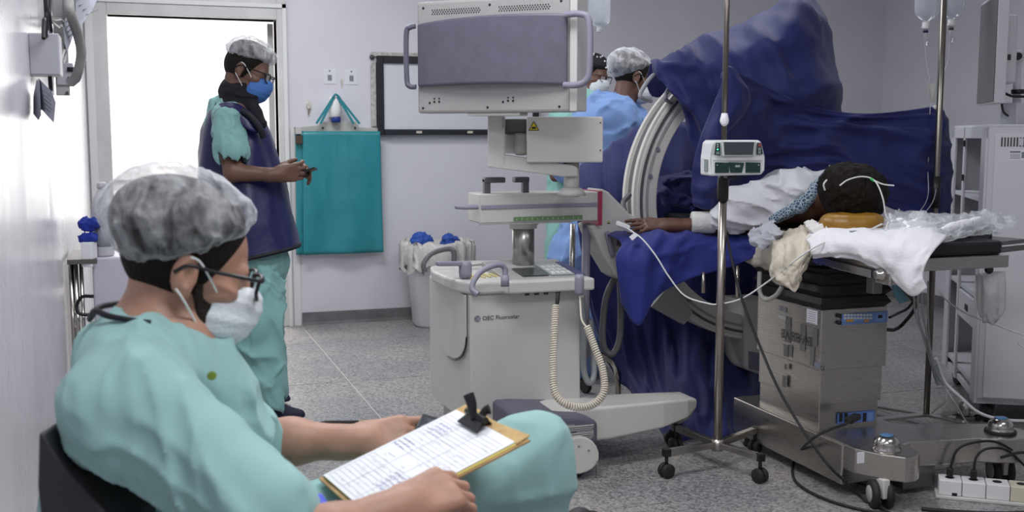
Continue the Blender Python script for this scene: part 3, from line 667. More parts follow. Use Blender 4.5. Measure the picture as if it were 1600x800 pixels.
for cx in (-.17, .115):
    for i in range(20):
        for j in range(3): b.lathe([(.0026, 0), (.0026, .0012)], (cx - .095 + i * .0105 + (j % 2) * .005, -.0006, 1.765 + j * .0075), (0, -1, 0), 6, False)
o = b.build('vent_holes', black, mon); o['kind'] = 'stuff'
for cx, z in ((-.305, 1.79), (-.02, 1.79), (.27, 1.79), (-.31, 1.405), (-.03, 1.405), (.265, 1.405)): MB(fr).lathe([(.005, 0), (.004, .002)], (cx, -.0006, z), (0, -1, 0), 10).build('screw', black, mon)
for cx in (-.28, .035):
    for i in range(3): MB(fr).lathe([(.0045, 0), (.004, .002)], (cx + i * .021, -.0006, 1.425 + (.004 if i else 0)), (0, -1, 0), 8).build('connector', black, mon)
    for i in range(1, 3): MB(fr).lathe([(.0035, 0), (.003, .002)], (cx + i * .021, -.0006, 1.441), (0, -1, 0), 8).build('connector', black, mon)
MB(fr).box((-.12, .01, zm0 - .012), (.1, .09, zm0)).build('mount_plate', mach, mon, bevel=.003)
# monitor arm
def cbx(x0, y0, x1, y1, d, th, nm, m, pr=cm, bev=.006, turn=0.0):
    """box whose camera-side face spans the measured rectangle at distance d"""
    a = D(x0, y1, d); c = D(x1, y0, d); xd = nrm(_r * math.cos(turn) - h_ * math.sin(turn)); W = (c - a) @ _r / math.cos(turn)
    return MB(frame(a, xd)).box((0, 0, 0), (W, th, (y1 - y0) * d / F_PX)).build(nm, m, pr, bevel=bev)
cbx(762, 181, 789, 262, 4.3, .12, 'arm_upright', mach)
cbx(763, 219, 788, 220.2, 4.298, .02, 'arm_seam', machd, bev=0)
MB().tube([D(787, 184, 4.28), D(787, 200, 4.28)], .007, 8).build('arm_latch', machd, cm)
cbx(789, 186, 826, 207, 4.36, .08, 'arm_recess', mat('recess_shade_grey', (.12, .115, .11), .5))  # block for the dark recess, its shade put into the grey
cbx(823, 183, 942, 254, 4.28, .14, 'arm_cover', arcM)
cbx(789, 210, 806, 240, 4.42, .05, 'cable_block', white, bev=.003); cbx(804, 207, 824, 243, 4.38, .06, 'bearing_block', mach, bev=.012)
fa_ = D(823, 254, 4.28); onface = lambda p: p - h_ * ((p - fa_) @ h_ + .0012)
warn_p = onface(D(834, 199, 4.27))
for k, m_, nm in ((.0245, black, 'warning_border'), (.019, tri, 'warning_triangle')):
    e_ = .0015 if m_ is black else .0028; o_ = warn_p - h_ * e_
    MB().prism([o_ + _r * k * math.cos(q) + V(0, 0, 1) * k * math.sin(q) for q in (math.pi / 2, math.pi * 7 / 6, math.pi * 11 / 6)], h_ * .001).build(nm, m_, cm)
MB(frame(warn_p - h_ * .004 - _r * .008 - V(0, 0, .006), _r)).box((0, 0, 0), (.016, .001, .008)).build('warning_mark', black, cm)
for x, y in ((938, 192), (938, 235)): MB().lathe([(.003, 0), (.003, .002)], onface(D(x, y, 4.27)), -h_, 8).build('screw', black, cm)
MB().prism([D(760, 240, 4.3), D(789, 242, 4.3), D(895, 258, 4.3), D(903, 262, 4.3), D(903, 276, 4.3), D(878, 276, 4.3), D(762, 261, 4.3)], h_ * .1).build('arm_lower', mach, cm, bevel=.005)
q = D(893, 262, 4.35); MB().cyl((q[0], q[1], 1.055), (q[0], q[1], q[2] + .02), .031, 20).build('arm_pivot', mach, cm)
MB().lathe([(.06, 0), (.05, .02), (.036, .03)], (q[0], q[1], 1.06), seg=20).build('pivot_base', mach, cm)
# rear hanging posts and hoses
MB().cyl(D(916, 350, 4.62), D(914, 560, 4.62), .018, 12).build('rear_post', lavl, cm)
MB().cyl(D(895, 350, 4.7), D(893, 480, 4.7), .012, 12).build('rear_tube', steel, cm)
def hose(pts, r, nm, m, pr, corr=.0012, pitch=.008, seg=10):
    P = crom(pts, 10); L = np.concatenate([[0], np.cumsum(np.linalg.norm(np.diff(P, axis=0), axis=1))]); n = max(8, int(L[-1] / pitch * 2))
    t = np.linspace(0, L[-1], n); Q = np.stack([np.interp(t, L, P[:, i]) for i in range(3)], 1)
    return MB().tube(Q, [r + corr * (1 if i % 2 else -1) for i in range(n)], seg).build(nm, m, pr)
hose([D(985, 420, 4.75), D(965, 430, 4.75), D(948, 462, 4.74), D(942, 510, 4.74), D(944, 542, 4.74), D(957, 553, 4.74), D(968, 530, 4.74), D(970, 480, 4.76), D(968, 430, 4.78)], .0145, 'corrugated_hose', mat('hose_grey', (.13, .13, .135), .35), cm)
hose([D(908, 462, 4.3), D(912, 520, 4.36), D(912, 575, 4.4), D(920, 598, 4.4), D(928, 585, 4.42), D(926, 545, 4.44), D(922, 500, 4.46)], .013, 'clear_hose', mat('hose_clear', (.4, .42, .43), .2, trans=.5), cm, .0008)
hose([D(976, 330, 4.66), D(974, 316, 4.7), D(984, 304, 4.75)], .011, 'corrugated_hose', MATS['hose_grey'], cm)
MB().lathe([(.015, 0), (.018, .01), (.018, .06), (.014, .075)], D(905, 460, 4.06), (0, 0, 1), 14).build('cord_holder', lavl, cm)
# coiled cord
P = crom([D(868, 478, 4.04), D(866, 520, 4.0), D(864, 575, 3.97), D(868, 615, 3.94), D(890, 634, 3.92), D(922, 634, 3.93), D(943, 614, 3.95), D(942, 580, 3.98), D(930, 545, 4.0), D(917, 510, 4.02)], 30)
L = np.concatenate([[0], np.cumsum(np.linalg.norm(np.diff(P, axis=0), axis=1))]); pitch = .0088; n = int(L[-1] / pitch * 10)
t_ = np.linspace(0, L[-1], n); Q = np.stack([np.interp(t_, L, P[:, i]) for i in range(3)], 1); T = np.gradient(Q, axis=0); T /= np.linalg.norm(T, axis=1)[:, None]
A_ = np.cross(T, h_); A_ /= np.linalg.norm(A_, axis=1)[:, None]; B_ = np.cross(T, A_); ph = t_ / pitch * 2 * math.pi
Q = Q + .0115 * (A_ * np.cos(ph)[:, None] + B_ * np.sin(ph)[:, None])
MB().tube(Q, .0037, 5).build('coiled_cord', ivory, cm)
MB().tube([D(872, 458, 4.06), D(871, 470, 4.05), D(869, 482, 4.04)], [.007, .008, .004], 8, 3).build('cord_plug', black, cm)
MB().tube([D(906, 462, 4.06), D(907, 480, 4.05), D(909, 500, 4.03), D(917, 512, 4.02)], .004, 6, 4).build('cord_lead', ivory, cm)
# base: leg, scuffed bumper, wheels
ly0, ly1 = 3.80, 4.02
P_leg = [YP(805, 640, ly0)[0], 2.10]
b = MB(); top = [(1.30, ly0, .25), (1.70, ly0, .25), (1.95, ly0 + .03, .245), (2.08, ly0 + .07, .235), (2.15, ly0 + .12, .215), (2.15, ly1 + .05, .215), (1.30, ly1 + .05, .25)]
bot = [(x, y, z_) for (x, y, z), z_ in zip(top, (.115, .115, .13, .15, .18, .18, .115))]
n7 = len(top); b._add(top + bot, [list(range(n7)), list(range(n7, 2 * n7))[::-1]] + [(i, i + n7, (i + 1) % n7 + n7, (i + 1) % n7) for i in range(n7)])
leg = b.build('base_leg', arcM, cm, bevel=.012, seg=3)
b = MB(); b.tube([(2.15, 3.98, .18), (2.11, 3.97, .14), (2.05, 3.97, .12)], .028, 10, 3); b.build('leg_tip_caster_cover', machd, cm)
b = MB(); b.lathe([(.035, -.018), (.035, .018)], (2.07, 3.98, .04), (.3, 1, 0), 16); b.build('leg_caster', rubber, cm)
wx0 = YP(806, 670, 3.72)[0]; wx1 = YP(935, 670, 3.72)[0]
b = MB(); b.prism([(wx0, 3.72, .13), (wx1, 3.72, .135), (wx1, 3.72, .215), (wx1 - .06, 3.72, .24), (wx0 + .06, 3.72, .262), (wx0, 3.72, .262)], (0, .32, 0))
bump = b.build('leg_bumper', lav, cm, bevel=.016, seg=3)
b = MB(); rg = random.Random(3)
for i in range(9):
    x = wx0 + .16 + rg.random() * .1; z = .155 + .007 * i; b.box((x, 3.7188, z), (min(wx1 - .02, x + .04 + rg.random() * .15), 3.7205, z + .002 + .004 * rg.random() * (i in (2, 3, 7))))
o = b.build('paint_scuffs', arcM, bump); o['kind'] = 'stuff'
wp = ZP(905, 752, 0); c_ = (wp[0], 3.74, .075)
b = MB(); b.prism([(c_[0] - .085 * math.cos(q) , 3.70, .085 + .085 * math.sin(q) if math.sin(q) > 0 else .085 + .06 * math.sin(q)) for q in np.linspace(0, 6.2832, 20)[:-1]], (0, .09, 0)); b.build('wheel_cover', arcM, cm, bevel=.006)
MB().lathe([(.055, 0), (.06, .005), (.06, .03), (.055, .035)], (c_[0], 3.735, .06), (0, 1, 0), 24).build('wheel', rubber, cm)
for dx, dz in ((-.04, .03), (.04, .03), (0, .05)): MB().lathe([(.005, 0), (.004, .003)], (c_[0] + dx, 3.699, .085 + dz), (0, -1, 0), 8).build('screw', steel, cm)
MB().box((c_[0] + .07, 3.69, 0.005), (c_[0] + .076, 3.696, .07)).build('wheel_stop', steel, cm)
MB().box((1.25, 4.02, .06), (1.6, 4.6, .15)).build('base_block', machd, cm)
for x, y in ((1.3, 4.15), (1.3, 4.5), (1.55, 4.5)): MB().lathe([(.06, -.02), (.06, .02)], (x, y, .06), (1, 0, 0), 18).build('rear_wheel', rubber, cm)

# ------------------------------------------------------------ infusion stand with pump
pts_ = [ZP(1041, 746, 0), ZP(1187, 754, 0), ZP(1055, 704, 0), ZP(1179, 708, 0)]
hub = sum(pts_) / 4; hub = V(D(1122, 690, 1)[0], 0, 0) * 0 + ZP(1121, 697, .09); hx, hy = hub[0], hub[1]
iv = thing('infusion_stand', 'steel infusion stand on four black casters in front of the blue armboard', 'stand', (hx, hy, 0))
MB().cyl((hx, hy, .08), (hx, hy, 1.13), .0165, 20).build('lower_pole', poleM, iv)
MB().cyl((hx, hy, 1.13), (hx, hy, 2.25), .0105, 16).build('upper_pole', mat('pole_dark', (.2, .18, .16), .3, 1.0), iv)
MB().lathe([(.02, 0), (.022, .01), (.022, .085), (.018, .1)], (hx, hy, 1.05), seg=16).build('height_clamp', black, iv)
MB().lathe([(.024, 0), (.024, .045)], (hx, hy, .075), seg=16).build('hub', steel, iv)
b = MB()
for s in (-1, 1): b.tube([(hx, hy, 2.2), (hx + s * .05, hy, 2.25), (hx + s * .07, hy, 2.2)], .005, 6, 3)
b.build('hanging_hooks', poleM, iv)
for p in pts_:
    d_ = nrm(V(p[0] - hx, p[1] - hy, 0)); L_ = np.linalg.norm(V(p[0] - hx, p[1] - hy, 0))
    g = MB().bar((hx, hy, .098), (hx + d_[0] * L_, hy + d_[1] * L_, .098), .025, .025).build('foot', steel, iv, bevel=.002)
    e = V(hx, hy, .098) + d_ * L_; MB().cbox(e, (.014, .014, .0145)).build('end_cap', black, g, bevel=.002)
    ca = MB(); sd = np.cross(d_, (0, 0, 1)); ca.cyl((p[0], p[1], .05), (p[0], p[1], .09), .007, 8)
    for s in (-1, 1): ca.lathe([(.0, .004), (.024, .004), (.028, .007), (.028, .018), (.022, .022), (0, .022)], (p[0], p[1], .028), sd * s, 18)
    ca.build('caster', rubber, iv)
tp = sdf_mesh([RC((hx, hy, 1.355), (hx, hy, 1.375), .017, .013), EL((hx - .006, hy - .01, 1.352), (.014, .012, .02))], 'white_tape', bag_m, iv, .004)
# syringe / infusion pump
pm = thing('infusion_pump', 'white infusion pump with dark screen clamped on the steel stand', 'pump', (hx, hy - .05, 1.13))
dp = 3.97; po = D(1152, 275, dp); xd = nrm(_r * math.cos(.12) + h_ * math.sin(.12)); fp = frame(po - h_ * 0, xd)
W2 = .104; b = MB(fr=fp)
b.prism([(-W2, 0, .0), (-W2, .0, .062), (-W2 + .003, 0.004, .075), (-W2 + .008, .006, .122), (-W2 + .02, .008, .13), (W2 - .02, .008, .13), (W2 - .012, .006, .12), (W2, .0, .066), (W2, 0, .02), (W2 - .012, 0, .004)], (0, .12, 0))
body = b.build('pump_body', mat('pump_white', (.68, .69, .7), .35), pm, bevel=.007, seg=3)
scr = MB(fp).prism([(-.058, -.006, .072), (-.064, -.006, .128), (.066, -.006, .128), (.06, -.006, .072)], (0, .012, 0)).build('screen_bezel', mat('bezel', (.6, .62, .63), .3), body, bevel=.003)
MB(fp).prism([(-.052, -.0085, .077), (-.056, -.0085, .123), (.058, -.0085, .123), (.054, -.0085, .077)], (0, .003, 0)).build('screen', mat('pump_screen', (.05, .055, .065), .12), body)
pg = mat('panel_green', (.01, .035, .03), .35)
MB(fp).prism([(-.088, -.003, .077), (-.083, -.003, .12), (-.068, -.003, .12), (-.066, -.003, .074)], (0, .004, 0)).build('left_keys', pg, body)
MB(fp).prism([(.07, -.003, .078), (.072, -.003, .12), (.086, -.003, .12), (.094, -.003, .08)], (0, .004, 0)).build('right_keys', pg, body)
for x0_, x1_, s_ in ((-.085, -.033, 0), (-.027, .024, 1), (.03, .085, 0)):
    MB(fp).prism([(x0_, -.004, .012), (x1_ - (.008 if s_ else 0), -.004, .012), (x1_, -.004, .048), (x0_ - (.006 if s_ else 0), -.004, .05)], (0, .005, 0)).build('front_door', pg, body)
MB(fp).box((-.01, -.0055, .032), (.008, -.004, .04)).build('digits', mat('digit_grey', (.3, .33, .33), .5), body)
MB(fp).box((-.092, -.003, .055), (.092, .0, .058)).build('seam', machd, body)
gl = mat('led_green', (.1, .8, .4), .3, emit=((.1, 1, .5), 2.5)); rd = mat('key_red', (.3, .06, .05), .4)
for x, z in ((-.0775, .097), (-.0775, .106), (-.0775, .114)): MB(fp).cbox((x, -.0045, z), (.002, .001, .002)).build('led', gl if z < .1 else white, body)
MB(fp).cbox((-.0765, -.0045, .084), (.006, .001, .005)).build('key', mat('key_grey', (.2, .24, .24), .4), body)
for z, m_ in ((.112, rd), (.098, MATS['key_grey']), (.086, MATS['key_grey'])): MB(fp).cbox((.08, -.0045, z), (.005, .001, .005)).build('key', m_, body)
for x in (-.078, .078): MB(fp).cbox((x, -.0055, .04), (.0015, .001, .0015)).build('led', white, body)
MB(fp).box((-W2 - .004, .02, .015), (-W2, .06, .06)).build('side_port', MATS['key_grey'], body, bevel=.002)
MB(fp).box((-.02, .05, -.012), (.02, .10, .0)).build('pole_clamp', black, pm, bevel=.003)
# ------------------------------------------------------------ operating table
ot = thing('operating_table', 'stainless operating table with black bellows, blue control panel and wheeled base', 'operating table', (2.55, 3.6, 0))
cx0, cx1, cy0, cy1 = 2.375, 2.66, 3.40, 3.84
MB().box((cx0, cy0, .425), (cx1 + .01, cy1, .655)).build('upper_column', steel, ot, bevel=.003)
MB().box((cx0 + .008, cy0 + .008, .29), (cx1, cy1 - .008, .43)).build('middle_column', steel, ot, bevel=.003)
MB().box((cx0 + .012, cy0 + .013, .19), (cx1 - .01, cy1 - .012, .292)).build('lower_column', steel, ot, bevel=.003)
bl = mat('bellows_rubber', (.02, .019, .02), .45)
for i in range(7):
    z = .655 + i * .022; o_ = .012 if i % 2 else -.004
    b = MB(); b._add([(cx0 - o_, cy0 - o_, z), (cx1 + o_, cy0 - o_, z), (cx1 + o_, cy1 + o_, z), (cx0 - o_, cy1 + o_, z), (cx0 - .012 + o_, cy0 - .012 + o_, z + .022), (cx1 + .012 - o_, cy0 - .012 + o_, z + .022), (cx1 + .012 - o_, cy1 + .012 - o_, z + .022), (cx0 - .012 + o_, cy1 + .012 - o_, z + .022)], [(0, 3, 2, 1), (4, 5, 6, 7), (0, 1, 5, 4), (1, 2, 6, 5), (2, 3, 7, 6), (3, 0, 4, 7)])
    b.build('bellows_pleat', bl, ot)
# engraved name, labels, adhesive marks, control panel
def lf(x, y, dx=.001): return XP(x, y, cx0 - dx)
p = lf(1220, 527, .0035); text('BARRFAB', .05, p, (0, -1, 0), (0, 0, 1), mat('etched', (.06, .058, .055), .6), 'engraved_name', ot, .0004)
a, c = lf(1223, 530), lf(1262, 533); MB().bar(a - V(0, 0, .004), c - V(0, 0, .004), .002, .002).build('engraved_line', MATS['etched'], ot)
def leftrect(x0, y0, x1, y1, nm, m, dx=.0012, skew=0):
    a, c = lf(x0, y0, dx), lf(x1, y1, dx); k = skew
    return MB().prism([(a[0], a[1], a[2]), (a[0], c[1], a[2]), (a[0], c[1] + k, c[2]), (a[0], a[1] + k, c[2])], (-.001, 0, 0)).build(nm, m, ot)
tape = mat('old_adhesive', (.2, .195, .185), .6, metal=.5)
for r in ((1228, 494, 1235, 536), (1225, 538, 1231, 558), (1233, 538, 1238, 558), (1251, 506, 1258, 550), (1271, 512, 1277, 542), (1266, 540, 1272, 572), (1223, 586, 1228, 606), (1226, 568, 1230, 578)): leftrect(*r, 'adhesive_mark', tape)
leftrect(1218, 478, 1229, 488, 'sticker', MATS['print_grey']); 
s_ = leftrect(1261, 482, 1277, 508, 'sticker', paper)
b = MB()
for i in range(6): a_, c_ = lf(1263, 486 + i * 3.4, .0024), lf(1275, 487 + i * 3.4, .0024); b.bar(a_, (a_[0], c_[1], a_[2]), .001, .0015, (0, 0, 1))
o = b.build('sticker_print', MATS['print_grey'], s_); o['kind'] = 'stuff'
leftrect(1217, 492, 1228, 500, 'adhesive_mark', mat('chip_white', (.6, .6, .6), .6))
leftrect(1271, 564, 1281, 576, 'sticker', MATS['label_grey'])
text('CE', .022, lf(1282, 577), (0, -1, 0), (0, 0, 1), black, 'ce_mark', ot, .0004)
fy = cy0 - .002
def frontrect(x0, y0, x1, y1, nm, m, pr, Y=fy, th=.004, bev=0): a, c = YP(x0, y1, Y), YP(x1, y0, Y); return MB().box((a[0], Y - th, a[2]), (c[0], Y, c[2])).build(nm, m, pr, bevel=bev)
bp = mat('panel_blue', (.13, .23, .46), .4)
cp = frontrect(1314, 486, 1386, 508, 'control_panel', bp, ot)
frontrect(1316, 489.5, 1364, 503, 'panel_inset', mat('inset_blue', (.17, .3, .6), .4), cp, fy - .004, .001); frontrect(1367, 489.5, 1383, 502, 'panel_inset', MATS['inset_blue'], cp, fy - .004, .001)
kk = mat('key_cream', (.65, .62, .55), .4); ko = mat('key_orange', (.6, .3, .05), .4)
for i in range(9):
    for j in range(2): frontrect(1318.5 + i * 5, 490.5 + j * 5, 1321.7 + i * 5, 493.6 + j * 5, 'key', kk, cp, fy - .005, .003)
frontrect(1322, 499, 1333, 503, 'key', ko, cp, fy - .005, .003); frontrect(1350, 499, 1357, 503, 'key', ko, cp, fy - .005, .003); frontrect(1372, 492, 1378, 497, 'key', black, cp, fy - .005, .003)
for y in (493, 504): MB().lathe([(.008, 0), (.008, .01)], YP(1310, y, fy), (0, -1, 0), 10).build('socket', black, ot)
sp_ = frontrect(1308, 641, 1366, 663, 'socket_plate', mat('plate_blue', (.07, .14, .38), .4), ot, cy0 + .009, .004)
for x0_, x1_ in ((1311, 1316), (1319, 1324), (1348, 1353)): frontrect(x0_, 645, x1_, 659, 'outlet', black, sp_, cy0 + .005, .003)
frontrect(1355, 644, 1364, 658, 'plate_print', bp, sp_, cy0 + .005, .001)
# base: long body, cross bar with two lobes, domes, casters
b = MB(); b.box((2.355, 3.22, .045), (2.72, 3.98, .195)); b.build('base_body', steel, ot, bevel=.005)
def lobe(cx, cy, r, x_to, w, nm):
    o = [(cx + r * math.cos(q), cy + r * math.sin(q)) for q in np.linspace(math.radians(130), math.radians(400), 18)]
    return MB().prism([(x, y, .105) for x, y in o], (0, 0, .09)).build(nm, steel, ot, bevel=.004)
d1, d2 = ZP(1385, 702, .2), ZP(1563, 674, .2)
b = MB(); o1 = [(2.36, 3.26), (2.365, 3.16), (2.41, 3.07)] + [(d1[0] + .03 + .075 * math.sin(q), d1[1] - .02 - .075 * math.cos(q)) for q in np.linspace(-.3, 1.6, 8)] + [(2.56, 3.15), (2.60, 3.16)] + [(2.8, 3.13), (2.88, 3.12), (2.93, 3.09)] + [(d2[0] + .02 + .09 * math.sin(q), d2[1] - .01 - .09 * math.cos(q)) for q in np.linspace(-.3, 1.7, 8)] + [(d2[0] + .10, 3.26), (2.80, 3.36), (2.7, 3.40), (2.36, 3.40)]
b.prism([(x, y, .105) for x, y in o1], (0, 0, .092)); b.build('cross_beam', steel, ot, bevel=.005)
for c_ in (d1, d2):
    k = MB().lathe([(.05, -.004), (.05, .006), (.044, .012), (.046, .02), (.043, .034), (.03, .046), (.024, .05)], (c_[0], c_[1], .2), seg=28).build('brake_dome', chrome, ot)
    MB().lathe([(.023, .05), (.022, .054), (.003, .055)], (c_[0], c_[1], .2), seg=20).build('dome_badge', mat('badge_blue', (.08, .2, .38), .3), k)
MB().lathe([(.057, 0), (.056, .01), (.05, .012)], (d2[0], d2[1], .196), seg=28).build('dome_gasket', rubber, ot)
for (x, y, r) in ((ZP(1383, 797, 0)[0] + .0, ZP(1383, 797, 0)[1] + .03, .05), (d2[0] + .01, d2[1], .05), (2.4, 3.9, .045), (2.68, 3.9, .045)):
    cw = MB(); 
    for s in (-1, 1): cw.lathe([(.01, .012), (r * .6, .012), (r, .016), (r, .034), (r * .55, .037), (.01, .037)], (x, y, r), (s * .95, s * -.3, 0), 24)
    w_ = cw.build('caster_wheel', rubber, ot)
    for s in (-1, 1): MB().lathe([(.0, .037), (.03, .038), (.028, .041), (.0, .041)], (x, y, r), (s * .95, s * -.3, 0), 16).build('wheel_disc', mat('disc_grey', (.4, .4, .38), .5), w_)
    MB().box((x - .014, y - .035, r - .01), (x + .014, y + .03, .11)).build('caster_fork', arcM, ot, bevel=.004)
a = ZP(1420, 764, .0); MB().box((2.58, 3.165, .02), (2.72, 3.30, .108)).build('sump_box', dsteel, ot, bevel=.003)
frontrect(1339, 706, 1350, 724, 'sticker', paper, ot, 3.085, .003)
# table top
MB().box((2.40, 3.08, .83), (2.93, 5.15, .875)).build('table_frame', steel, ot, bevel=.004)
MB().box((2.41, 3.10, .875), (2.92, 5.15, .925)).build('table_pad', black, ot, bevel=.012)
MB().bar(XP(1272, 405, 2.385), XP(1362, 428, 2.385), .01, .028).build('side_rail', mat('rail_steel', (.5, .49, .55), .25, 1.0), ot, bevel=.002)
for x_, y_ in ((1282, 410), (1352, 425)): p = XP(x_, y_, 2.395); MB().cbox(p, (.012, .01, .01)).build('rail_spacer', steel, ot)
p = XP(1380, 429, 2.388); MB().cbox((p[0] + .01, p[1], p[2]), (.014, .04, .032)).build('clamp_block', steel, ot, bevel=.004)
k = MB().lathe([(.022, 0), (.024, .004), (.024, .014), (.016, .018), (.016, .03), (.01, .032)], (p[0] - .002, p[1], p[2]), (-1, 0, 0), 20).build('clamp_knob', chrome, ot)
MB().box((2.40, 3.07, .79), (2.55, 3.1, .87)).build('end_plate', steel, ot, bevel=.003)
MB().box((2.38, 3.5, .805), (2.44, 3.62, .835)).build('rail_bracket', dsteel, ot, bevel=.003)
p = YP(1366, 445, 3.2); MB().cbox((p[0], 3.2, p[2]), (.02, .02, .03)).build('socket_clamp', dsteel, ot, bevel=.003)
# right arm board, turned a little away
fr2 = frame((2.52, 3.13, 0), (math.cos(.30), math.sin(.30), 0))
L_ = .55
MB(fr2).box((.12, .0, .895), (.56, .17, .962)).build('armboard_pad', mat('pad_black', (.012, .012, .014), .45, bump=(25, .3)), ot, bevel=.012, seg=3)
for x in (.14, .31, .54): MB(fr2).box((x, -.002, .897), (x + .003, .172, .964)).build('pad_piping', mat('piping_grey', (.05, .05, .05), .5), ot)
MB(fr2).box((.03, -.012, .845), (.235, .04, .89)).build('armboard_rail', steel, ot, bevel=.002)
MB(fr2).box((.235, -.008, .845), (.275, .05, .895)).build('armboard_end', black, ot, bevel=.003)
MB(fr2).box((.12, .0, .88), (.80, .16, .895)).build('armboard_plate', dsteel, ot)
MB(fr2).box((.27, -.004, .852), (.85, .012, .872)).build('armboard_bar', dsteel, ot, bevel=.003)
MB(fr2).box((.03, -.0135, .86), (.055, -.012, .866)).build('green_print', mat('print_green', (.05, .5, .05), .4, emit=((.1, .8, .1), .3)), ot)  # green text with a faint glow added to its colour
b = MB(fr2); b.tube([(.50, -.01, .855), (.50, -.02, .83), (.502, -.022, .80)], [.006, .012, .016], 10, 4); b.ball((.502, -.022, .797), .016); b.build('release_lever', black, ot)
# left arm board (under the blue drape) and its tubes
MB().box((1.90, 4.00, .835), (2.40, 4.26, .86)).build('armboard_plate', dsteel, ot)
MB().box((1.90, 3.99, .86), (2.41, 4.27, .882)).build('armboard_pad', MATS['pad_black'], ot, bevel=.01)
for x_, y0_, y1_ in ((1099, 425, 458), (1152, 415, 465)): MB().cyl(D(x_, y0_, 4.42), D(x_, y1_, 4.42), .008, 10).build('accessory_rod', poleM, ot)
MB().tube([D(1187, 425, 4.3), D(1187, 455, 4.28), D(1196, 468, 4.25), D(1212, 462, 4.2), D(1222, 448, 4.18)], .009, 10, 5).build('bent_handle', mat('handle_cream', (.4, .39, .36), .4), ot)

# ------------------------------------------------------------ right pole stand with bottles
pb = V(3.315, 3.93, 0); st = thing('drip_stand', 'tall bare drip stand on floor behind the table, holding the drape corner', 'stand', pb)
MB().cyl(pb + V(0, 0, .04), pb + V(0, 0, 2.2), .0135, 16).build('pole', mat('pole_old', (.26, .24, .21), .3, 1.0), st)
MB().lathe([(.02, 0), (.02, .14)], pb + V(0, 0, .98), seg=14).build('pole_grip', black, st)
for g_ in (ZP(1385, 642, .03), ZP(1502, 650, .03), 2 * pb - ZP(1385, 642, .03), 2 * pb - ZP(1502, 650, .03)):
    g_ = pb + nrm((g_ - pb) * V(1, 1, 0)) * .27 + V(0, 0, .042)
    MB().bar(pb + V(0, 0, .05), g_, .04, .012).build('foot', chrome, st, bevel=.002)
    MB().ball(g_ * V(1, 1, 0) + V(0, 0, .018), .018).build('foot_caster', rubber, st)
MB().tube([pb + V(-.12, 0, 2.14), pb + V(-.1, 0, 2.12), pb + V(0, 0, 2.18), pb + V(.1, 0, 2.12), pb + V(.12, 0, 2.14)], .005, 6, 3).build('top_hooks', poleM, st)
glassy = mat('bottle_plastic', (.8, .84, .92), .15, trans=.6, alpha=.75, ior=1.3)
for i, (x_, y_, d_, lb) in enumerate(((1447, 30, 4.88, 'clear infusion bottle hanging left of the right drip stand pole'), (1487, 26, 4.95, 'clear infusion bottle hanging right of the drip stand pole'))):
    q = D(x_, y_, d_); t = thing('infusion_bottle', lb, 'bottle', q, group='bottles on the right drip stand')
    bb = MB().lathe([(.012, -.02), (.014, -.01), (.03, .0), (.048, .02), (.052, .05), (.052, .22), (.04, .24), (.01, .245)], q, seg=22).build('bottle_body', glassy, t)
    MB().lathe([(.016, -.045), (.018, -.035), (.016, -.03), (.016, -.012)], q, seg=14).build('bottle_cap', white, t)
    MB().lathe([(.009, -.115), (.010, -.07), (.008, -.046)], q, seg=10).build('drip_chamber', clear, t)
    MB().lathe([(.0115, -.06), (.0115, -.05)], q, seg=10).build('chamber_ring', mat('ring_navy', (.01, .015, .1), .4) if i == 0 else darkg, t)
    MB().lathe([(.0522, .13), (.0522, .2)], q, seg=22).build('bottle_label', mat('label_tan', (.6, .45, .38), .6) if i == 0 else mat('label_dark', (.12, .03, .05), .6), t)
    MB().tube([q + V(0, 0, .245), q + V(0, 0, .30), V(pb[0] + (-.12 if i == 0 else .12), pb[1], 2.14)], .003, 5).build('hang_loop', cable_w, t)
tubeM = mat('drip_tube', (.55, .56, .6), .25, alpha=.55)
q1, q2 = D(1445, 70, 4.88), D(1484, 55, 4.95)
o = MB().tube([q1, D(1447, 95, 4.87), D(1453, 130, 4.85), D(1453, 185, 4.83), D(1450, 260, 4.81), D(1449, 310, 4.7), D(1425, 345, 4.2)], .0022, 6, 6).build('drip_line', tubeM); tag(o, 'thin clear tube falling from the left infusion bottle', 'tube')
o = MB().tube([q2, D(1482, 90, 4.93), D(1472, 125, 4.86), D(1465, 160, 4.80), D(1464, 200, 4.78), D(1462, 300, 4.76), D(1440, 340, 4.3)], .0022, 6, 6).build('drip_line', tubeM); tag(o, 'thin clear tube falling from the right infusion bottle along pole', 'tube')
t = thing('tape_note', 'folded white gauze tape stuck around right drip stand pole', 'tape', D(1462, 160, 4.8))
MB().prism([D(1450, 129, 4.83), D(1462, 131, 4.85), D(1462, 160, 4.85), D(1456, 161, 4.83), D(1452, 148, 4.82)], h_ * .004).build('tape_flap', mat('tape_white', (.7, .69, .66), .7), t)
MB().prism([D(1466, 136, 4.84), D(1474, 134, 4.84), D(1475, 161, 4.84), D(1466, 162, 4.84)], h_ * .004).build('tape_flap', MATS['tape_white'], t)
sdf_mesh([RC(D(1460, 168, 4.86), D(1471, 170, 4.86), .01, .01), EL(D(1465, 190, 4.83), (.008, .008, .025))], 'knot', MATS['tape_white'], t, .004)

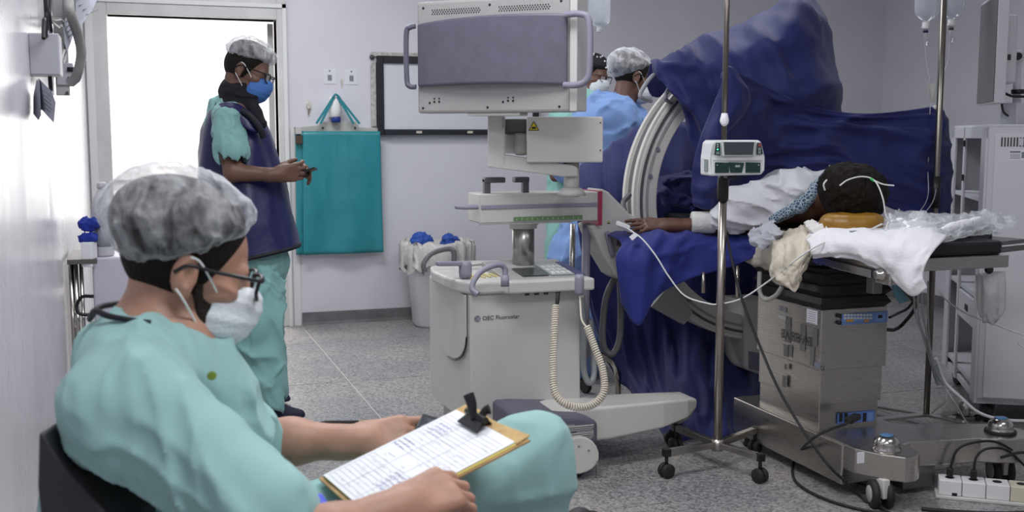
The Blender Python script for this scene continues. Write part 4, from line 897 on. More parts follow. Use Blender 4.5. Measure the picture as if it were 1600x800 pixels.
# ------------------------------------------------------------ open-sided equipment cabinet (turned)
e1 = V(.848, -.53, 0); e2 = V(.53, .848, 0); co = ZP(1525, 630, .10); co[2] = 0
fc = frame(co, e1); H_ = 1.335
cb = thing('equipment_cabinet', 'white steel equipment cabinet, open shelved side towards the table, vented back', 'cabinet', co + e1 * .3 + e2 * .4)
W_, DP = .62, .92
MB(fc).box((0, 0, .10), (W_, .025, H_)).build('back_panel', cabm, cb, bevel=.003)
MB(fc).box((.025, -.006, .13), (W_ - .03, .0, H_ - .03)).build('inset_panel', mat('cabinet_light', (.66, .66, .7), .4), cb, bevel=.002)
MB(fc).box((W_ - .02, .025, .10), (W_, DP, H_)).build('side_panel', cabm, cb)
MB(fc).box((0, .0, H_), (W_, DP, H_ + .012)).build('top_panel', cabm, cb, bevel=.002)
MB(fc).box((0, .0, .10), (W_, DP, .125)).build('bottom_panel', cabm, cb)
MB(fc).box((0, DP - .02, .1), (W_, DP, H_)).build('door_side_panel', cabm, cb)
for y0_, y1_ in ((0, .10), (.52, .56), (DP - .12, DP)): MB(fc).box((-.012, y0_, .10), (.0, y1_, H_)).build('opening_stile', cabm, cb, bevel=.002)
MB(fc).box((-.012, 0, H_ - .05), (0, DP, H_)).build('opening_rail', cabm, cb)
for z in (1.0, .56, .155): MB(fc).box((.0, .02, z), (W_ - .02, DP - .02, z + .02)).build('shelf', cabm, cb)
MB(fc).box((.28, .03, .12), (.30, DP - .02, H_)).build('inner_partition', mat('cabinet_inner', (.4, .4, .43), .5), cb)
dw = MB(fc).box((-.008, .10, .42), (.27, .52, .55)).build('drawer', cabm, cb, bevel=.004); MB(fc).box((-.012, .26, .475), (-.007, .33, .505)).build('drawer_pull', black, dw, bevel=.002)
b = MB(fc)
for i in range(5):
    for zz in (1.05, .68, .2): b.box((.276, .7, zz + i * .045), (.281, .72, zz + .012 + i * .045))
o = b.build('peg_holes', darkg, cb); o['kind'] = 'stuff'
b = MB(fc)
for i in range(26): b.box((.05 + i * .0125, -.0075, H_ - .085), (.056 + i * .0125, -.0055, H_ - .045))
o = b.build('vent_slots', darkg, cb); o['kind'] = 'stuff'
MB(fc).box((.12, -.0085, H_ - .08), (.14, -.0055, H_ - .05)).build('vent_slot_gap', cabm, cb)
lbp = MB(fc).box((.085, -.0075, H_ - .145), (.155, -.0058, H_ - .10)).build('rating_sticker', paper, cb)
b = MB(fc); b.box((.087, -.0085, H_ - .112), (.13, -.0075, H_ - .104)); b.box((.135, -.0085, H_ - .135), (.15, -.0075, H_ - .108))
for i in range(4): b.box((.088, -.0085, H_ - .138 + i * .006), (.13, -.0075, H_ - .1355 + i * .006))
o = b.build('sticker_print', MATS['print_grey'], lbp); o['kind'] = 'stuff'
for zz in (H_ - .09, 1.08): MB(fc).box((-.02, .50, zz), (-.012, .52, zz + .03)).build('hinge', black, cb)
for x_, y_ in ((.06, .08), (W_ - .06, .08), (.06, DP - .08)):
    b = MB(fc); b.lathe([(.045, -.014), (.048, -.01), (.048, .01), (.045, .014)], (x_, y_, .048), (1, .2, 0), 20); b.box((x_ - .03, y_ - .025, .07), (x_ + .03, y_ + .025, .10)); b.build('caster', rubber, cb)
MB(fc).box((.04, .0, .1), (W_, .5, .102)).build('base_shade_sheet', dsteel, cb)  # thin dark sheet added under the cabinet to stand for shade
# floor pedal of steel and brass valves beside cabinet
t = thing('gas_valve', 'small chrome pedal valve on floor beside the white cabinet', 'valve', ZP(1512, 663, 0))
q = ZP(1508, 663, 0); MB().box((q[0] - .03, q[1] - .03, 0), (q[0] + .03, q[1] + .03, .04)).build('valve_base', dsteel, t, bevel=.004)
MB().lathe([(.02, 0), (.026, .01), (.026, .06), (.015, .075)], (q[0] - .01, q[1], .04), seg=16).build('valve_body', chrome, t)
MB().bar((q[0], q[1], .06), (q[0] + .06, q[1] - .03, .055), .025, .014).build('valve_lever', chrome, t, bevel=.003)
# monitor on arm above cabinet, screen facing left
mt = thing('medical_monitor', 'flat white medical monitor seen edge-on, mounted above the white cabinet', 'monitor', D(1580, 200, 5.05))
um = nrm(V(-.848, .53, 0)); s0 = D(1526, 166, 5.0)       # screen plane runs along view: front face spans 1526..1551
wm = XP; 
ex_ = nrm(D(1553, 166, 4.70) - D(1526, 166, 5.15)); fm = frame(D(1526, 166, 5.15), (ex_[0], ex_[1], 0)); Lm = np.linalg.norm((D(1553, 166, 4.70) - D(1526, 166, 5.15))[:2]); Hm = .475
MB(fm).box((0, .0, 0.0), (Lm, .045, Hm)).build('monitor_case', mat('case_silver', (.5, .5, .53), .4), mt, bevel=.004)
MB(fm).box((.012, -.003, .012), (Lm - .012, .001, Hm - .012)).build('screen', mat('monitor_screen', (.11, .1, .11), .12), mt)
MB(fm).box((.05, .045, .09), (Lm - .10, .10, Hm - .09)).build('rear_cover', cabm, mt, bevel=.01)
MB(fm).box((Lm - .102, .06, .19), (Lm - .097, .075, .215)).build('power_switch', black, mt)
p = D(1590, 88, 4.95)
MB().ball(p, .03).build('arm_joint', cabm, mt); MB().lathe([(.018, 0), (.016, .012)], D(1590, 88, 4.9), -h_, 14).build('joint_knob', black, mt)
pz = D(1588, 200, 4.95); MB().cyl((pz[0], pz[1], H_ + .01), (p[0], p[1], p[2]), .018, 14).build('support_pole', cabm, mt)
MB().bar(D(1578, 92, 4.95), D(1596, 90, 4.95), .04, .05).build('arm_bracket', cabm, mt, bevel=.005)
MB().box((pz[0] - .05, pz[1] - .05, H_ + .012), (pz[0] + .05, pz[1] + .05, H_ + .11)).build('support_base', cabm, mt, bevel=.006)
MB().lathe([(.03, 0), (.03, .02)], (pz[0], pz[1], H_ + .15), seg=14).build('pole_ring', black, mt)
MB().tube([D(1566, 143, 4.93), D(1580, 150, 4.9), D(1600, 151, 4.9)], .006, 8, 3).build('monitor_cable', black, mt)
MB().tube([D(1564, 156, 4.95), D(1568, 175, 4.93), D(1579, 183, 4.93)], .005, 8, 3).build('monitor_cable', black, mt)
# ------------------------------------------------------------ drapes and linen
def cloth(name, label, cat, rows, m, group=None, **k):
    o = patch(rows, name, m, **k); return tag(o, label, cat, group)
def DR(*pts): return [D(*p) for p in pts]
cloth('machine_drape', 'large dark blue drape peaked over the top of the C-shaped arm', 'drape', [
    DR((1017, 98, 5.0), (1050, 88, 4.85), (1075, 72, 4.82), (1102, 55, 4.85), (1150, 40, 4.85), (1200, 18, 4.9), (1240, -12, 4.95), (1266, -14, 4.98), (1276, 10, 5.25)),
    DR((1020, 102, 4.8), (1050, 98, 4.70), (1085, 92, 4.66), (1120, 85, 4.64), (1160, 75, 4.62), (1210, 55, 4.62), (1250, 30, 4.66), (1280, 32, 4.85), (1290, 45, 5.25)),
    DR((1022, 118, 4.78), (1048, 122, 4.70), (1085, 128, 4.64), (1125, 128, 4.6), (1165, 120, 4.58), (1215, 105, 4.58), (1260, 95, 4.64), (1290, 92, 4.8), (1300, 92, 5.2)),
    DR((1035, 122, 4.77), (1058, 148, 4.70), (1088, 165, 4.68), (1130, 170, 4.62), (1170, 165, 4.58), (1220, 158, 4.58), (1270, 150, 4.64), (1300, 140, 4.8), (1309, 140, 5.2)),
    DR((1048, 134, 4.78), (1072, 185, 4.74), (1095, 215, 4.72), (1135, 220, 4.66), (1175, 215, 4.64), (1225, 215, 4.64), (1275, 205, 4.7), (1305, 195, 4.85), (1316, 190, 5.2)),
    DR((1058, 146, 4.80), (1082, 215, 4.78), (1100, 250, 4.76), (1140, 260, 4.74), (1180, 260, 4.74), (1230, 260, 4.74), (1280, 250, 4.78), (1310, 235, 4.9), (1320, 230, 5.2))],
    blue, nu=9, nv=8, amp=.04, fu=2.6, fv=6, sd=11)
cloth('machine_drape_tail', 'dark blue drape tip tucked in above the C-shaped arm grab handle', 'drape', [
    DR((1016, 100, 5.05), (1040, 92, 5.05), (1080, 85, 5.1)), DR((1010, 130, 5.08), (1040, 130, 5.1), (1085, 125, 5.15)), DR((1018, 150, 5.15), (1045, 155, 5.15), (1090, 180, 5.2))],
    blue, nu=6, nv=6, amp=.02, fu=2, fv=3, sd=15)
hxT = D(1135, 103, 4.32)
cloth('screen_drape', 'blue anaesthesia screen drape stretched between the two drip stands behind the patient', 'drape', [
    [hxT] + DR((1136, 104, 4.32), (1160, 116, 4.38), (1200, 136, 4.5), (1250, 160, 4.6), (1300, 173, 4.68), (1350, 178, 4.74), (1410, 175, 4.82), (1462, 168, 4.88), (1472, 170, 4.93)),
    DR((1122, 145, 4.40), (1140, 150, 4.36), (1166, 155, 4.44), (1205, 165, 4.56), (1250, 180, 4.62), (1300, 190, 4.68), (1350, 192, 4.74), (1410, 190, 4.8), (1463, 190, 4.85), (1480, 192, 4.95)),
    DR((1100, 200, 4.44), (1128, 205, 4.38), (1165, 205, 4.5), (1205, 205, 4.58), (1250, 208, 4.62), (1300, 212, 4.66), (1350, 218, 4.72), (1410, 222, 4.78), (1462, 225, 4.84), (1484, 230, 4.98)),
    DR((1085, 245, 4.46), (1115, 255, 4.42), (1160, 250, 4.54), (1205, 238, 4.60), (1250, 236, 4.62), (1300, 236, 4.66), (1350, 248, 4.72), (1410, 262, 4.78), (1460, 268, 4.84), (1486, 265, 4.98)),
    DR((1080, 290, 4.47), (1110, 295, 4.44), (1155, 280, 4.56), (1205, 262, 4.64), (1250, 258, 4.64), (1300, 258, 4.66), (1350, 276, 4.72), (1408, 298, 4.78), (1458, 305, 4.84), (1486, 302, 4.96)),
    DR((1084, 322, 4.48), (1112, 326, 4.46), (1155, 300, 4.58), (1205, 275, 4.66), (1250, 272, 4.66), (1300, 275, 4.68), (1350, 305, 4.74), (1405, 330, 4.8), (1455, 338, 4.85), (1484, 335, 4.94))],
    blue, nu=10, nv=9, amp=.034, fu=4.5, fv=4, sd=23)
cloth('folded_drape_flap', 'blue drape corner folded over in a point below the pole tape', 'drape', [
    DR((1134, 104, 4.27), (1137, 103, 4.27), (1140, 104, 4.28)), DR((1128, 150, 4.30), (1148, 140, 4.28), (1168, 138, 4.33)), DR((1122, 185, 4.33), (1145, 180, 4.31), (1172, 158, 4.38)), DR((1122, 222, 4.36), (1138, 205, 4.35), (1160, 182, 4.4))],
    blue, nu=7, nv=7, amp=.012, fu=2, fv=2, sd=28)
fz = lambda x, y: ZP(x, y, .015)
cloth('patient_drape', 'dark blue floor-length drape hanging from the patient behind the C-shaped arm', 'drape', [
    DR((900, 268, 5.55), (930, 245, 5.5), (965, 222, 5.45), (1005, 195, 5.4), (1050, 190, 5.35), (1110, 200, 5.35), (1170, 215, 5.3), (1215, 230, 5.3)),
    DR((902, 330, 5.35), (930, 320, 5.3), (965, 310, 5.3), (1005, 300, 5.3), (1050, 300, 5.3), (1110, 310, 5.3), (1170, 320, 5.3), (1215, 330, 5.3)),
    DR((912, 420, 5.35), (935, 415, 5.3), (970, 410, 5.3), (1010, 410, 5.3), (1055, 410, 5.32), (1110, 415, 5.34), (1165, 420, 5.36), (1210, 420, 5.36)),
    DR((926, 500, 5.4), (950, 500, 5.32), (985, 505, 5.28), (1020, 510, 5.26), (1060, 515, 5.28), (1110, 520, 5.32), (1160, 520, 5.38), (1205, 520, 5.4)),
    DR((950, 560, 5.42), (975, 570, 5.3), (1005, 585, 5.2), (1035, 595, 5.1), (1070, 595, 5.0), (1110, 592, 5.0), (1150, 590, 5.1), (1192, 585, 5.3)),
    DR((985, 605, 5.3), (1005, 615, 5.15), (1025, 630, 4.98), (1048, 645, 4.85), (1080, 642, 4.8), (1115, 640, 4.82), (1155, 632, 4.92), (1194, 615, 5.1)),
    [fz(1002, 632), fz(1015, 650), fz(1030, 668), fz(1048, 690), fz(1085, 686), fz(1120, 686), fz(1160, 675), fz(1196, 652)]],
    blue, nu=9, nv=9, amp=.07, fu=2.0, fv=8, sd=34)
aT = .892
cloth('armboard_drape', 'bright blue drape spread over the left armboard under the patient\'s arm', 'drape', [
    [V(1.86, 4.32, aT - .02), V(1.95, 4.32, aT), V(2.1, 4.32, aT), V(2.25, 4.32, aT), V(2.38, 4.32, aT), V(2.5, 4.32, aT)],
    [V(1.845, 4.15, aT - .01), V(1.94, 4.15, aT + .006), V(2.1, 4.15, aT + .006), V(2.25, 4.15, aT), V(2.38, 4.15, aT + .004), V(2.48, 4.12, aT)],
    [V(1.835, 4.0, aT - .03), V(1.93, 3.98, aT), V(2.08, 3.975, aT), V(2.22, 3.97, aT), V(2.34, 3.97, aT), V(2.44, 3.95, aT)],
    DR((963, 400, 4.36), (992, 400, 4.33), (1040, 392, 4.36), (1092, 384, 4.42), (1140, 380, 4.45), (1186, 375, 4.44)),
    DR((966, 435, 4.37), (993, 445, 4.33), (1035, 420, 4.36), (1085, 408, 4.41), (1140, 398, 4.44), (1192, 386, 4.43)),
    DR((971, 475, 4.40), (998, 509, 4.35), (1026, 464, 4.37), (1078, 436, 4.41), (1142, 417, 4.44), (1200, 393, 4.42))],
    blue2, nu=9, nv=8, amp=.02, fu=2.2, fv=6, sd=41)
o = sdf_mesh([RC(D(1042, 285, 5.1), D(1075, 275, 5.1), .035, .03, .03), RC(D(1045, 308, 5.08), D(1075, 315, 5.1), .045, .03, .03)], 'bunched_drape', blue, None, .007, lambda P: folds(P, np.eye(3), (9, 9, 22), .028, 5))
tag(o, 'bunched lump of blue cloth inside the C-shaped arm', 'drape')
# linen
cloth('white_table_sheet', 'white sheet over the near end of the operating table, one corner hanging', 'sheet', [
    DR((1255, 362, 4.35), (1300, 350, 4.3), (1350, 345, 4.3), (1400, 343, 4.3), (1440, 345, 4.3), (1478, 352, 4.25)),
    DR((1258, 372, 4.04), (1300, 363, 3.96), (1345, 362, 3.90), (1390, 362, 3.86), (1432, 360, 3.82), (1478, 370, 3.80)),
    DR((1266, 384, 3.94), (1302, 376, 3.87), (1342, 375, 3.78), (1382, 380, 3.70), (1424, 384, 3.63), (1472, 378, 3.68)),
    DR((1268, 396, 3.92), (1302, 392, 3.85), (1342, 396, 3.76), (1380, 408, 3.68), (1418, 412, 3.60), (1452, 402, 3.58)),
    DR((1270, 400, 3.93), (1304, 398, 3.86), (1344, 404, 3.77), (1384, 422, 3.69), (1412, 440, 3.60), (1442, 430, 3.57)),
    DR((1271, 403, 3.94), (1306, 401, 3.87), (1346, 408, 3.78), (1388, 432, 3.70), (1424, 462, 3.60), (1449, 450, 3.57))],
    bag_m, nu=8, nv=8, amp=.012, fu=2.5, fv=6, sd=51)
cloth('cream_cloth', 'creased cream cloth with stains hanging off the table corner', 'cloth', [
    DR((1208, 368, 4.3), (1235, 360, 4.3), (1262, 352, 4.25), (1300, 356, 4.2)),
    DR((1206, 378, 4.2), (1235, 374, 4.12), (1265, 366, 4.08), (1303, 366, 4.05)),
    DR((1205, 400, 4.12), (1230, 398, 4.0), (1258, 392, 3.98), (1284, 378, 3.98)),
    DR((1203, 425, 4.12), (1226, 426, 3.98), (1248, 422, 3.95), (1264, 402, 3.96)),
    DR((1214, 444, 4.10), (1230, 448, 3.98), (1244, 455, 3.95), (1254, 418, 3.97))],
    cream, nu=10, nv=10, amp=.026, fu=4, fv=7, sd=61)
cloth('stained_sheet', 'cream sheet edge tucked under the left side of the table', 'sheet', [
    DR((1160, 400, 4.5), (1190, 384, 4.4), (1215, 375, 4.3)), DR((1165, 408, 4.5), (1190, 405, 4.35), (1212, 405, 4.22)), DR((1185, 420, 4.45), (1200, 422, 4.35), (1215, 425, 4.24))],
    cream, nu=7, nv=7, amp=.012, fu=3, fv=3, sd=65)
o = sdf_mesh([RC(D(1185, 370, 4.22), D(1205, 356, 4.25), .03, .022, .02), EL(D(1208, 366, 4.2), (.03, .03, .025), k=.02), RC(D(1195, 378, 4.2), D(1205, 374, 4.18), .02, .018, .02)], 'crumpled_gauze', mat('gauze_white', (.75, .77, .84), .8), None, .005, lambda P: folds(P, np.eye(3), (26, 26, 34), .016, 8))
tag(o, 'small crumpled white gauze between the armboard and cream cloth', 'gauze')
o = patch([DR((1256, 350, 4.12), (1285, 352, 4.1), (1320, 356, 4.08)), DR((1264, 359, 4.06), (1290, 358, 4.04), (1325, 362, 4.02)), DR((1275, 368, 4.02), (1300, 370, 4.0), (1330, 368, 3.98))], 'crumpled_towel', mat('towel_white', (.7, .68, .67), .9), nu=10, nv=10, amp=.026, fu=4, fv=5, sd=71)
tag(o, 'crumpled off-white towel beside the yellow head ring', 'towel')
# clear plastic bag with tubing on table end
o = patch([DR((1365, 345, 4.15), (1405, 330, 4.15), (1450, 336, 4.12), (1500, 338, 4.12), (1545, 333, 4.12), (1590, 342, 4.15)),
           DR((1362, 362, 4.0), (1405, 345, 3.95), (1450, 342, 3.94), (1500, 345, 3.95), (1545, 346, 4.0), (1588, 350, 4.05)),
           DR((1375, 376, 3.9), (1410, 368, 3.84), (1455, 372, 3.82), (1495, 366, 3.86), (1535, 358, 3.92), (1575, 362, 3.98)),
           DR((1400, 385, 3.86), (1420, 380, 3.8), (1455, 382, 3.78), (1490, 376, 3.82), (1525, 368, 3.88), (1560, 366, 3.94))], 'plastic_bag',
          mat('bag_film', (.82, .84, .88), .12, alpha=.3, spec=.9), nu=10, nv=10, amp=.028, fu=6, fv=12, sd=77, thick=.0015)
tag(o, 'crumpled clear plastic bag lying on the white sheet', 'plastic bag')
rg = random.Random(8)
for i in range(5):
    pts = [D(1370 + rg.random() * 12, 352 + i * 5, 3.95)] + [D(1370 + (k + 1) * 34 + rg.random() * 16, 342 + i * 6 + rg.random() * 10 - k * 1.5, 3.98 - i * .025) for k in range(4)]
    o = MB().tube(pts, .003, 6, 6).build('plastic_tube', tubeM); tag(o, 'thin clear tube inside the plastic bag, ' + ('topmost', 'second from top', 'middle', 'second from bottom', 'lowest')[i] + ' of five', 'tube', 'clear tubes in the plastic bag')
o = MB().tube([D(1398, 366, 3.92), D(1386, 358, 3.92), D(1388, 348, 3.95), D(1400, 344, 3.96), D(1410, 350, 3.95), D(1404, 358, 3.93), D(1380, 368, 3.94)], .003, 6, 6).build('loop_tube', cable_w); tag(o, 'white looped tube end beside the yellow head ring', 'tube')
o = sdf_mesh([RC(D(1460, 366, 3.86), D(1490, 354, 3.9), .014, .013), RC(D(1490, 354, 3.9), D(1530, 345, 4.0), .016, .016)], 'rolled_wrap', bag_m, None, .005, lambda P: folds(P, np.eye(3), (20, 20, 20), .006, 2)); tag(o, 'rolled white wrapper showing through the clear plastic bag', 'wrapper')
o = patch([DR((1524, 428, 4.3), (1545, 425, 4.3), (1570, 424, 4.3)), DR((1526, 460, 4.3), (1548, 462, 4.25), (1572, 458, 4.3)), DR((1530, 490, 4.3), (1548, 496, 4.28), (1569, 486, 4.3)), DR((1542, 502, 4.31), (1550, 508, 4.3), (1560, 498, 4.31))], 'hanging_plastic_bag',
          mat('milky_film', (.7, .7, .7), .3, alpha=.62), nu=8, nv=8, amp=.018, fu=2, fv=4, sd=83, thick=.001)
tag(o, 'milky plastic bag hanging under the black armboard end', 'plastic bag')
o = patch([DR((1392, 440, 4.1), (1402, 442, 4.1)), DR((1398, 462, 4.1), (1412, 458, 4.12)), DR((1406, 474, 4.12), (1420, 470, 4.14))], 'teal_wrap', mat('wrap_teal', (.12, .28, .36), .8), nu=6, nv=6, amp=.008, sd=3); tag(o, 'small blue-green cloth corner under the table beside the bellows', 'cloth')

# ------------------------------------------------------------ patient lying under the sheets
pt = thing('person', 'patient with dark hair lying on the table, arm out on blue armboard', 'person', (2.62, 3.9, .93))
hc = D(1332, 302, 4.2); up_ = nrm(V(.42, -.85, -.05)); fw_ = nrm(V(.75, .35, -.45)); Rh = headM(fw_, up_)
sh = D(1258, 322, 4.42); el = D(1150, 352, 4.50); wr = D(1042, 352, 4.50)
wr[2] = max(wr[2], .925)
pr = head_prims(hc, Rh, 1.02) + [RC(hc - up_ * .06, D(1278, 318, 4.4), .055, .06, .02), EL((2.64, 4.25, 1.03), (.19, .42, .115), k=.04),
      RC(sh, D(1300, 300, 4.5), .065, .08, .04), RC(sh, el, .058, .043, .03), RC(el, wr, .040, .026, .02), RC((2.66, 4.5, 1.0), (2.66, 5.05, .99), .11, .1, .04)]
pr += hand_prims(wr, D(985, 350, 4.5) - wr, V(0, -.55, .83), -1, each=[(.1, .12, .1), (.2, .2, .15), (.3, .3, .2), (.45, .4, .3)], s=.98, tspread=.5)
body = sdf_mesh(pr, 'body', skin3, pt, .006)
hR = headM(fw_, up_)
sdf_mesh([EL(hc + up_ * .03 - fw_ * .01 + _u * .006, (.122, .102, .108), hR, .02), EL(hc - fw_ * .04 - up_ * .03, (.1, .095, .08), hR, .03), EL(hc - _u * .05 + _r * .01, (.095, .085, .055), None, .04)], 'hair', hair, pt, .005, lambda P: .006 * noise3(P * 60) + .004 * noise3(P * 140))
# white sheet over the trunk and its patterned gown edge
shp = [EL((2.66, 4.28, 1.05), (.23, .44, .13), k=.05), RC(D(1288, 284, 4.46), D(1235, 300, 4.40), .055, .075, .06), RC(D(1235, 305, 4.42), D(1155, 325, 4.44), .085, .075, .05), RC(D(1150, 330, 4.44), D(1128, 342, 4.44), .05, .04, .04), RC(D(1160, 338, 4.44), D(1215, 330, 4.40), .05, .035, .04)]
sdf_mesh(shp, 'white_cover', mat('cover_white', (.68, .68, .72), .85, bump=(120, .2)), pt, .007, lambda P: folds(P, [(.8, -.5, .2), (.4, .8, .3), (0, -.3, 1)], (9, 4, 13), .022, 4))
gn = mat('gown_print', (.4, .45, .5), .8); nt = gn.node_tree
vo = nt.nodes.new('ShaderNodeTexVoronoi'); vo.feature = 'DISTANCE_TO_EDGE'; vo.inputs['Scale'].default_value = 85; g_ = nt.nodes.new('ShaderNodeNewGeometry'); nt.links.new(g_.outputs['Position'], vo.inputs['Vector'])
rp = nt.nodes.new('ShaderNodeValToRGB'); rp.color_ramp.elements[0].position = .06; rp.color_ramp.elements[1].position = .12; rp.color_ramp.elements[0].color = (.42, .5, .54, 1); rp.color_ramp.elements[1].color = (.05, .09, .16, 1)
nt.links.new(vo.outputs['Distance'], rp.inputs['Fac']); nt.links.new(rp.outputs['Color'], nt.nodes['Principled BSDF'].inputs['Base Color'])
sdf_mesh([RC(D(1294, 276, 4.34), D(1278, 294, 4.32), .028, .03, .02), RC(D(1278, 296, 4.32), D(1250, 322, 4.32), .03, .026, .02), RC(D(1250, 322, 4.32), D(1208, 342, 4.36), .026, .018, .02)], 'patterned_gown', gn, pt, .005)
# forearm dressing
b_ = sdf_mesh([RC(D(1083, 347, 4.49), D(1114, 348, 4.49), .041, .043)] + [RC(D(1085 + i * 8, 347, 4.49), D(1086 + i * 8, 348, 4.49), .044, .044, .003) for i in range(4)] + [HS(D(1080, 347, 4.49), -_r), HS(D(1117, 347, 4.49), _r)], 'forearm_dressing', mat('dressing', (.66, .66, .64), .85, bump=(80, .4)), pt, .004)
# yellow gel head ring
t = thing('gel_head_ring', 'yellow-brown gel head ring under the patient\'s hair', 'head ring', D(1332, 350, 4.1))
gc = D(1332, 343, 4.06); gc[2] = .970
sdf_mesh([RC(gc + V(.085 * math.cos(a_), .075 * math.sin(a_), 0), gc + V(.085 * math.cos(a_ + .5), .075 * math.sin(a_ + .5), 0), .034, .034, .02) for a_ in np.arange(0, 6.28, .5)], 'gel_ring', mat('gel_amber', (.28, .14, .012), .4, sss=.2, var=.15, vscale=20), t, .006)
# nasal cannula
o = MB().tube([D(1289, 297, 4.09), D(1287, 288, 4.08), D(1292, 281, 4.08)], .0035, 6, 4).build('ear_tube', cable_w); tag(o, 'short white tube hooked over the patient\'s ear', 'tube')
cn = thing('nasal_cannula', 'clear breathing tube with green joint lying over the patient\'s hair', 'tube', D(1345, 280, 4.06))
MB().tube([D(1312, 290, 4.05), D(1325, 281, 4.05), D(1345, 276, 4.05), D(1362, 279, 4.04), D(1372, 290, 4.0), D(1380, 312, 3.98), D(1384, 336, 3.98), D(1392, 348, 3.98)], .0028, 6, 6).build('cannula_tube', cable_w, cn)
MB().tube([D(1366, 282, 4.03), D(1380, 288, 4.02), D(1397, 290, 4.02)], .003, 6, 4).build('cannula_end', cable_w, cn)
MB().tube([D(1360, 279, 4.035), D(1366, 283, 4.03)], .0045, 8).build('green_joint', mat('joint_green', (.03, .5, .1), .4), cn)
# finger clip and its cable
t = thing('finger_sensor', 'white pulse sensor clipped on the patient\'s fingertip', 'sensor', D(985, 353, 4.45))
MB().bar(D(963, 348, 4.44), D(984, 356, 4.44), .03, .018).build('clip_upper', white, t, bevel=.004)
MB().bar(D(966, 354, 4.45), D(988, 362, 4.45), .028, .012).build('clip_lower', mat('clip_grey', (.5, .5, .5), .5), t, bevel=.003)
MB().prism([D(983, 370, 4.33), D(991, 364, 4.33), D(996, 369, 4.33), D(988, 376, 4.33)], h_ * .002).build('cable_tag', paper, t)
o = MB().tube([D(980, 357, 4.42), D(988, 362, 4.36), D(1005, 375, 4.31), D(1025, 400, 4.28), D(1045, 432, 4.27), D(1070, 462, 4.26), D(1105, 474, 4.22), D(1125, 475, 4.2), D(1160, 466, 4.15), D(1200, 440, 4.08), D(1245, 405, 3.92), D(1275, 385, 3.88), D(1300, 375, 3.88), D(1345, 365, 3.9), D(1378, 350, 3.95)], .0033, 6, 8).build('sensor_cable', cable_w); tag(o, 'thin white cable looping from the finger sensor past the steel stand', 'cable')
o = MB().cbox(D(1334, 363, 3.88), (.014, .008, .006)).build('cable_joint', mat('joint_grey', (.25, .27, .32), .5), bevel=.002); tag(o, 'small grey connector block lying on the white sheet', 'connector')
# ------------------------------------------------------------ people
def head_kit(root, c, R, s, maskm, capmat, capc, capr, cut_p, cut_n, glasses=True, hairm=hair, cap_res=.005, rim=.0026, beardm=None, cap_f=(30, 12, 60), cap_amp=.008, maskp=True, lens=True):
    L = lambda *p: c + R @ (np.array(p, float) * s)
    N = lambda *n: R @ np.array(n, float)
    sdf_mesh([EL(L(capc[0], 0, capc[2] - .006), V(capr[0] - .016, capr[1] - .014, capr[2] - .012) * s, R), HS(L(cut_p[0], 0, cut_p[2] + .012), N(*cut_n), .02), EL(L(-.014, 0, .026), V(.103, .081, .096) * s, R), HS(L(.035, 0, .0), N(.88, 0, -.47), .01), HS(L(-.05, 0, -.062), N(.15, 0, -1), .01),
              EL(L(-.01, .085, -.008), V(.025, .02, .036) * s, R, .004, 'sub'), EL(L(-.01, -.085, -.008), V(.025, .02, .036) * s, R, .004, 'sub')], 'hair', hairm, root, .004 if cap_res < .005 else .006)
    if beardm:
        sdf_mesh([EL(L(.026, 0, -.066), V(.066, .064, .066) * s, R, .02), EL(L(.012, 0, -.03), V(.024, .0745, .05) * s, R, .01), HS(L(.02, 0, .012), N(0, 0, 1), .006),
                  HS(L(.008, 0, -.03), N(-1, 0, -.45), .01), HS(L(.05, 0, -.035), N(.75, 0, .66), .012)], 'beard', beardm, root, .0035, lambda P: .0012 * noise3(P * 300))
    mk = sdf_mesh([EL(L(.060, 0, -.062), V(.068, .063, .066) * s, R, .01), EL(L(.103, 0, -.035), V(.027, .03, .03) * s, R, .03), HS(L(.10, 0, -.006), N(-.18, 0, 1), .004), HS(L(.042, 0, -.06), N(-1, 0, .15), .006),
                   ], 'face_mask', maskm, root, .0035 if cap_res < .005 else .006, lambda P: .0008 * np.sin(((P - c) @ R)[:, 2] / s * 260 + 1.5 * noise3(P * 20)) + .003 * noise3(P * 22))
    for y in (-1, 1):
        MB().tube([L(.05, .062 * y, -.028), L(.03, .074 * y, -.005), L(.004, .086 * y, .02), L(-.012, .09 * y, .024)], .0019 * s, 6, 4).build('mask_loop', white, mk)
        MB().tube([L(.045, .056 * y, -.1), L(.02, .07 * y, -.07), L(-.006, .088 * y, -.042), L(-.02, .09 * y, -.03)], .0019 * s, 6, 4).build('mask_loop', white, mk)
    cp = sdf_mesh([EL(L(*capc), V(*capr) * s, R, .02), HS(L(*cut_p), N(*cut_n), .035)], 'bouffant_cap', capmat, root, cap_res,
             lambda P: folds((P - c) @ R, np.eye(3), cap_f, cap_amp, 6))
    if glasses:
        gm = mat('glasses_black', (.008, .008, .01), .25); g = None
        for y in (-1, 1):
            lp = [L(.118 - .012 * abs(v) , y * .034 + v * .027, -.002 + u * .019) for v, u in ((-1, .75), (-.6, 1), (.5, 1), (1, .8), (1, -.3), (.6, -1), (-.4, -1), (-.95, -.4))]
            b = MB(); b.tube(crom(lp + [lp[0]], 3)[:-1], rim, 6, closed=True)
            if y == -1: b.tube([L(.119, -.009, .006), L(.122, 0, .009), L(.119, .009, .006)], rim, 6, 3)
            b.tube([L(.105, .062 * y, .012), L(.09, .073 * y, .012), L(.03, .08 * y, .010), L(-.01, .086 * y, .010), L(-.03, .086 * y, -.006)], rim, 6, 4)
            gg = b.build('glasses', gm, root)
            if lens: MB().prism([p for p in lp], N(.0012, 0, 0)).build('lens', mat('lens_glass', (.9, .95, 1), .03, alpha=.15, spec=1), gg)
